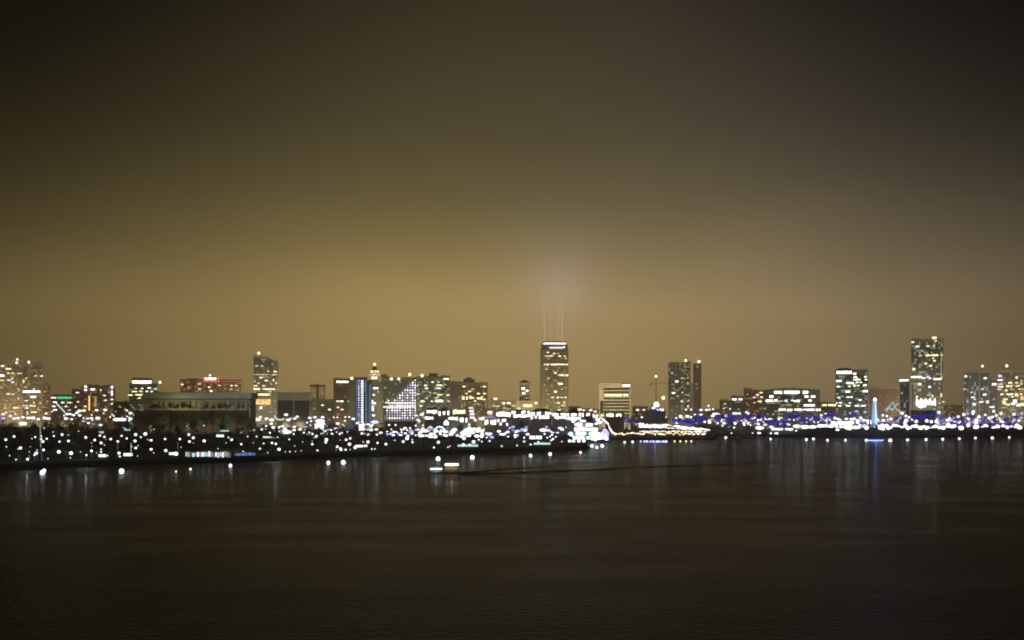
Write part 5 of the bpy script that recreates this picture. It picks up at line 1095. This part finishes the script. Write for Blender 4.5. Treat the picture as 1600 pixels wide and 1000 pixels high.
# upper row of street lamps behind the park
up = [(5,647,6,'w'),(5,654,8,'v'),(16,650,5,'w'),(22,654,6,'w'),(24,647,4,'w'),(28,653,6,'c'),(36,652,6,'w'),(36,662,9.5,'c'),(60,655,6,'w'),(72,646,5,'w'),(70,653.5,7,'w'),(76,654,7,'c'),(103,654,7,'w'),(112,655,5,'c'),(105,647,6,'w'),(110,647,5,'w'),(115,648.5,6,'c'),(120,645,6,'w'),
 (124,642,7,'w'),(131,641.5,7,'p'),(151,641,6,'w'),(164.5,640.5,6.5,'w'),(198,641,5,'w'),(204,645.5,6,'w'),(124.5,649,6,'w'),(137,654,5,'c'),(143,653.5,6,'w'),(153,653.5,8,'w'),(130,658,5,'v'),(138,661,5,'t'),(157,664,6,'c'),(178,650,4,'v'),(204,654.5,6,'w'),(213.5,658,4.5,'w'),(232.5,655.5,10.5,'p'),(267.5,655.5,10.5,'p'),(288.5,654,4,'g'),(301,649,5,'w'),(314.5,655.5,9,'w'),(333.5,658,4.5,'g'),(346.5,657,5,'w'),(365,655,6,'y'),(372,658,5,'y'),
 (402,655.5,9,'p'),(407,651.5,5,'w'),(416.5,654,6,'w'),(424.5,656,8,'w'),(447,648,7,'w'),(450.5,656,7.5,'c'),(460.5,654,5.5,'w'),(464.5,651,5.5,'w'),(416,665.5,5,'w'),(424,662,5.5,'w'),(427.5,668,7,'w'),(441,666,6,'w'),(449,668,6.5,'w'),(460,667,5.5,'w'),(459.5,672,6,'w'),(453,675,6,'w'),(468.5,671,6,'w'),(459,678,4,'w'),(475,676,5,'w'),(441,674,9,'w'),
 (484,653,6,'w'),(486,658,5,'w'),(492,652,6,'c'),(504,652,6,'c'),(500,658,11,'c'),(494,668,6,'w'),(503,670,6,'w'),(511,672,6,'w'),(518,678,6,'w'),(525,670,6,'w'),(511,678,5,'w'),(503,677,6,'w'),(521.5,652,4,'w'),(527,652,4,'w'),(539,657.5,5,'w'),(536.5,664,4,'c'),(539.5,651.5,4.5,'w'),(545.5,651.5,4.5,'w'),(552,654.5,6,'c'),(585.5,659.5,9,'v'),(583.5,649,6,'w'),(579,641,6,'w'),(574,663,5,'b'),
 (526,675,4,'w'),(531,678,5,'v'),(567,677,7,'w'),(575,679,6,'w'),(580,672,6,'w'),(588,671,6,'w'),(589,679,5,'w'),(595,676,6,'w'),(632,660,5,'w'),(649.5,665,5,'w'),(651,649,4.5,'w'),(653,656,5.5,'t'),(633,669,6,'w'),(618,664,5,'p'),(608,664,5,'p'),(612,662,4,'w'),(641,669,5,'w'),
 (834,658,6,'w'),(844,664,6,'w'),(849,672,9.5,'c'),(820,672,8.5,'c'),(808,674,6,'v'),(855,684,4,'c'),(858,672,5,'c'),(864,676,5,'c'),(870,676,4,'b'),(858,645,6,'w'),(874,641,6,'p'),(895,642,7.5,'p'),(906,640,7,'p'),(912,641,5,'w'),(923,641,6,'p'),(930,643,5.5,'p'),(927,648,5,'p'),
 (941,649,6,'y'),(954,649,6,'g'),(963,652,7,'w'),(957.5,656,5,'g'),(979,656.5,5,'v'),(962,663,7,'p'),(972,662,4,'p'),(996,640.5,5.5,'w'),(1006,640.5,5,'w'),(1003,652,5,'w'),(1012,652.5,6,'w'),(1016,651.5,5,'w'),(996,662.5,5.5,'w'),(1024,653,6,'w'),(1030,652,6,'w'),(1040,652,5,'w'),
 (1058.5,656.5,6,'w'),(1074,650.5,7,'w'),(1084,656.5,6,'w'),(1075,635,4.5,'w'),(1072,640,5,'w'),(1080,640,5,'w'),(1095.5,640.5,6,'w'),(1104,640.5,6,'w'),(1109,640,5,'w'),(1114,639.5,5,'w'),(1107,634,5,'w'),(1120,646.5,6,'w'),(1113.5,650,6,'w'),(1108,656.5,5,'w'),(1120,661,5,'w'),(1088,661.5,4,'b'),
 (1135.5,649.5,8,'w'),(1130,656,7,'w'),(1150,655.5,8,'w'),(1163.5,655.5,5.5,'v'),(1175,653,7,'w'),(1184,647,6,'w'),(1188,655.5,7,'w'),(1196,640,3,'w'),(1196,634,5.5,'w'),(1196,640.5,5.5,'w'),(1196,655,5,'w'),(1203.5,655.5,8,'w'),(1218,653.5,5,'c'),(1224,647,4,'w'),(1233,655,5.5,'w'),(1243,646.5,8,'w'),(1249,653.5,5.5,'c'),(1267,653.5,6,'c'),(1283,649,6,'w'),(1286,653.5,6,'c'),(1281,657.5,5,'w'),(1179.5,661.5,6,'w'),(1187,668.5,10,'w'),(1196,663.5,7,'w'),(1205,667,7,'w'),(1220,660.5,7,'w'),(1231,662.5,6,'w'),(1245,666,9,'w'),(1258,667,10,'w'),(1270,667,9,'w'),(1283,665.5,10,'w'),(1140,666,6,'w'),(1129,665,5,'g'),(1147,668,5,'w'),(1163,664,5,'g'),(1173,664,5,'w'),
 (1244,673,4.5,'w'),(1186,678.5,6.5,'w'),(1204.5,679.5,5,'w'),(1213,678.5,6.5,'w'),(1143,677,4,'w'),(1176,678,3,'w'),(1213,660,4,'w'),(1237,650,4,'g')]
for px, py, s_, kk in up:
    if s_ >= 9: lamp('floodlight', px, py, s_, kk, 4)
    else: lamp('street_lamp', px, py, s_, kk, 3.4 if kk not in 'vb' else 2)
for px, py, w in ((48, 653, 12), (187, 655.5, 17), (247, 655, 12), (324, 656, 10)):
    lamp('floodlight', px-w*.25, py, w*.55, 'w', 4); lamp('floodlight', px+w*.25, py, w*.55, 'w', 4)
r = random.Random(77)
# bright confusion of lamps between the blue tower and the point
def fill(n_, x0, x1, y0, y1, cols, s0, s1, name='street_lamp', e=3.4, mind=3.2, used=[]):
    c = 0; tries = 0
    while c < n_ and tries < n_*60:
        tries += 1; px = r.uniform(x0, x1); py = r.uniform(y0, y1)
        if any(abs(px-a)+abs(py-b_)*1.4 < mind for a, b_ in used): continue
        used.append((px, py)); k_ = r.choice(cols); lamp(name, px, py, r.uniform(s0, s1), k_, e if k_ not in 'vb' else e*.5); c += 1
fill(60, 0, 600, 664, 714, 'wwc', 1.8, 3.0, name='park_lamp', e=1.5)
fill(34, 0, 470, 643, 662, 'wwpc', 3, 4.5)
fill(26, 604, 660, 670, 682, 'wwcv', 3.5, 6)
fill(46, 655, 760, 668, 683, 'wwcc', 5, 8.5)
fill(34, 760, 830, 664, 684, 'wwcvb', 4, 7)
fill(34, 655, 770, 645, 668, 'wwyc', 4, 7)
fill(26, 765, 890, 642, 658, 'wwwp', 5, 9)
fill(16, 470, 560, 660, 680, 'wwcv', 4, 7)
fill(34, 884, 938, 646, 668, 'wwcp', 5, 9, mind=4)
fill(14, 850, 890, 660, 690, 'bcwv', 3.5, 5.5)
# right hand shore behind the mound
fill(52, 1290, 1600, 664.5, 669.5, 'www', 5, 9, e=4, mind=5, name='promenade_lamp')
fill(70, 1285, 1600, 653, 662, 'wwwvc', 4.5, 7, mind=5, name='promenade_lamp')
fill(36, 1285, 1600, 641, 652, 'wwvc', 4, 6, mind=6, name='promenade_lamp')
fill(20, 1120, 1290, 641, 662, 'wwv', 3.5, 5, mind=6)
fill(44, 1056, 1290, 644, 664, 'wwwc', 3.6, 6, mind=4.5, name='promenade_lamp')
for px in (1354, 1388, 1418.5, 1447.5, 1474): pending.append(('promenade_lamp', px, 668.5, 7, 'w', 4, 1046.0, ZP(668.5, 1046)))
for px, py in ((1308.5, 672), (1323, 668.5), (1331, 659.5), (1340, 659.5), (1500, 668), (1527, 667)): pending.append(('promenade_lamp', px, py, 6, 'w', 4, 1050.0, ZP(py, 1050)))
flush_lamps()

# trees with added blue bulbs, standing in for blue halos around the lamps
BL = MB(); r = random.Random(5)
bl = [(px, r.uniform(650, 660)) for px in range(1056, 1102, 6)]+[(1116+i*7.2+r.uniform(-2, 2), r.uniform(649, 661)) for i in range(24)]+[(1292+i*8+r.uniform(-2, 2), r.uniform(648, 667)) for i in range(38)]+[(979, 656), (985, 658), (1026, 642)]
bl.sort(); bi = {}
for px, py in bl:
    D = 1120+r.uniform(-20, 60); lm = landmark(px); bi[lm] = bi.get(lm, 0)+1; R_ = r.uniform(2.6, 4.2)
    t = thing('halo_tree', 'tree with added deep blue halo lights, %s from left below %s' % (ORD[min(29, bi[lm]-1)], lm), 'lit tree', (XP(px, D), D, 3), 0, 'trees with added blue halo lights')
    zc = ZP(py, D)-3; link('trunk', TREES[0][1], t, scale=(1, 1, zc/5.2))
    link('crown', TREES[int(px) % 3][0], t, scale=(R_/3.8, R_/3.8, R_/4.4), loc=(0, 0, zc-5.2*R_/4.4))
    b = MB(); q = .55
    for _ in range(48):
        d = Vector((r.gauss(0, 1), -abs(r.gauss(0, .8)), r.gauss(0, .7))).normalized()*R_*r.uniform(.85, 1.35); b.box(d.x*1.25-q, d.x*1.25+q, d.y-q*.5, d.y+q*.5, zc+d.z*.8-q*.7, zc+d.z*.8+q*.7)
    b.build('halo_bulbs', emat('deep_blue_halo_bulbs', (.09, .06, 1), .34), t, kind='stuff')
for i, (px, py) in enumerate([(500, 666), (512, 672), (528, 672), (548, 670), (600, 679), (608, 681), (617, 682), (640, 680), (655, 684), (770, 680), (780, 684), (794, 682), (815, 684), (827, 679), (845, 680), (858, 682), (867, 683), (875, 676), (553, 662), (576, 668), (4, 657), (152, 661)]):
    D = 960 if px > 600 else 1000; R_ = 3.0; zc = ZP(py, D)-3
    if in_marina(px, D): D = 962; zc = ZP(py, D)-3
    t = thing('halo_tree', 'small tree with added dim violet halo lights, %s from left of the whole waterfront' % ORD[sorted([500, 512, 528, 548, 600, 608, 617, 640, 655, 770, 780, 794, 815, 827, 845, 858, 867, 875, 553, 576, 4, 152]).index(px)], 'lit tree', (XP(px, D), D, 3), 0, 'trees with added dim blue halo lights')
    link('trunk', TREES[0][1], t, scale=(1, 1, max(.3, zc/5.2))); link('crown', TREES[i % 3][0], t, scale=(.7, .7, .6), loc=(0, 0, zc-5.2*.6)); b = MB(); q = .5
    for _ in range(26):
        d = Vector((r.gauss(0, 1), -abs(r.gauss(0, .8)), r.gauss(0, .7))).normalized()*R_*r.uniform(.7, 1.2); b.box(d.x*1.2-q, d.x*1.2+q, d.y-q*.5, d.y+q*.5, zc+d.z-q*.6, zc+d.z+q*.6)
    b.build('halo_bulbs', emat('dim_blue_halo_bulbs', (.14, .18, 1), .22), t, kind='stuff')
# added floats and points, standing in for coloured reflections on the water
D = (HC-1.2)*F/(688-HY)
t = thing('reflection_float', 'added blue glowing float for the reflection below the lighthouse', 'float', (XP(1368, D), D, 0)); b = MB(); b.box(-6.5, 6.5, -1, 1, -.3, .5); b.build('float', M_dark, t)
for i in range(7): link('blue_reflection_globe', globe('b', 7, True), t, loc=(-6+i*2, -.3, 1.15), scale=(.85, .5, .6))
point('blue_reflection_fill', (XP(1368, D), D-1.6, 2.2), (.12, .2, 1), 26000, .6)
D = (HC-1.2)*F/(690-HY)
point('violet_reflection_fill', (XP(1022, D), D-5, 2.2), (.3, .25, 1), 3500, .6)
t = thing('reflection_float', 'added violet glowing float for the reflection below the small lit dome', 'float', (XP(1022, D), D-3, 0)); b = MB(); b.box(-9, 9, -1, 1, -.3, .5); b.build('float', M_dark, t)
for i in range(8): link('violet_reflection_globe', globe('b', 4, True), t, loc=(-8.4+i*2.4, -.3, 1.1), scale=(.9, .5, .6))

# ------------------------------------------------------------------ trees of the park and the city front
r = random.Random(14)
for i in range(46):
    px = i*19.5-20+r.uniform(-6, 6); D = coast_D(px)+r.uniform(12, 55); tree(px, D, r.uniform(5.5, 8.5), i % 3 == 0 or px > 500)
for i in range(52):
    px = i*12-15+r.uniform(-4, 4); D = r.uniform(640, 880); tree(px, D, r.uniform(7, 11) if i % 3 else r.uniform(10, 13), i % 3 == 0)
for i in range(78):
    px = i*11.6-10+r.uniform(-4, 4)
    if 600 < px < 900 and r.random() < .4: continue
    D = r.uniform(1010, 1290); tree(px, D, r.uniform(8, 13), i % 4 == 0)
for i in range(44):
    px = 230+i*3.8+r.uniform(-2, 2); tree(px, r.uniform(1189, 1196), r.uniform(3.5, 9), i % 7 == 0, z=ZP(641.5, 1220)-.1)
for i in range(26):
    px = 228+i*6.6+r.uniform(-2, 2); tree(px, r.uniform(1120, 1165), r.uniform(14, 24), i % 3 == 0)
for i in range(20): tree(930+i*9+r.uniform(-3, 3), r.uniform(985, 1100), r.uniform(7, 11), i % 2 == 0)
for i in range(34): tree(1130+i*14+r.uniform(-4, 4), r.uniform(1130, 1180), r.uniform(8, 12), i % 2 == 0)
flush_trees()

# ------------------------------------------------------------------ added unseen spots brightening the facades, in place of street lamps
r = random.Random(2)
def facade_fill(px, D, power, z=6, col=(1, .80, .46)):
    D -= 40; p = Vector((XP(px, D), D, z))
    o = spot('facade_fill_spot', p, p+Vector((0, 1, .9)), col, power*1.5, 150, 1.5)
for px, D, pw in ((-5, 1680, 60), (25, 1675, 60), (52, 1715, 60), (100, 1560, 20), (150, 1465, 30), (222, 1610, 20), (305, 1585, 26), (350, 1585, 26), (404, 1640, 80), (425, 1640, 70), (445, 1340, 26), (470, 1340, 26), (497, 1470, 26), (535, 1450, 24), (566, 1320, 14), (585, 1600, 18), (612, 1660, 24), (635, 1660, 24), (665, 1580, 34), (690, 1580, 34), (735, 1560, 40), (750, 1560, 30), (785, 1460, 30), (818, 1540, 60), (855, 1690, 60), (880, 1690, 60), (868, 1680, 40),
                  (945, 1380, 130), (972, 1380, 100), (1026, 1120, 5), (1055, 1800, 44), (1075, 1800, 44), (1090, 1800, 40), (1152, 1470, 8), (1170, 1600, 14), (1215, 1270, 14), (1255, 1270, 14), (1318, 1410, 24), (1342, 1410, 24), (1380, 1510, 20), (1413, 1370, 8), (1435, 1510, 90), (1462, 1510, 90), (1515, 1600, 50), (1538, 1600, 50), (1575, 1590, 50), (1595, 1590, 50)):
    facade_fill(px, D, pw*1000*2.2)

for px, pw, cl in ((240, 5, (1, .85, .5)), (262, 11, (1, .95, .4)), (280, 13, (1, .95, .4)), (298, 11, (1, .95, .45)), (325, 7, (.9, .95, .75)), (345, 7, (.9, .95, .8)), (365, 7, (.9, .95, .8)), (384, 7, (.9, .95, .85))):
    p = Vector((XP(px, 1202), 1202, ZP(640, 1202))); spot('hall_fill_spot', p, p+Vector((0, 1, .35)), cl, pw*330, 150, 1.0)  # added spots on the podium, brightening hall front and roof band
for px in (238, 268, 300, 334, 366, 392):
    p = Vector((XP(px, 1090), 1090, 8)); spot('hall_fill_spot', p, p+Vector((0, 1, .3)), (1, .82, .5), 26000, 150, 1.0)  # added fill for the podium and the trees before it

# ------------------------------------------------------------------ haze
hz = MB(); hz.box(-3500, 3500, -60, 2600, -10, 245)
m = bpy.data.materials.new('haze'); m.use_nodes = True; n = m.node_tree.nodes; l = m.node_tree.links; n.clear()
v = n.new('ShaderNodeVolumePrincipled'); v.inputs['Density'].default_value = .00026; v.inputs['Color'].default_value = (.95, .93, .9, 1); v.inputs['Anisotropy'].default_value = .7
o = n.new('ShaderNodeOutputMaterial'); l.new(v.outputs[0], o.inputs['Volume'])
HZ = hz.build('haze', m, kind='stuff'); tag(HZ, 'thin night haze over harbour and city', 'haze')
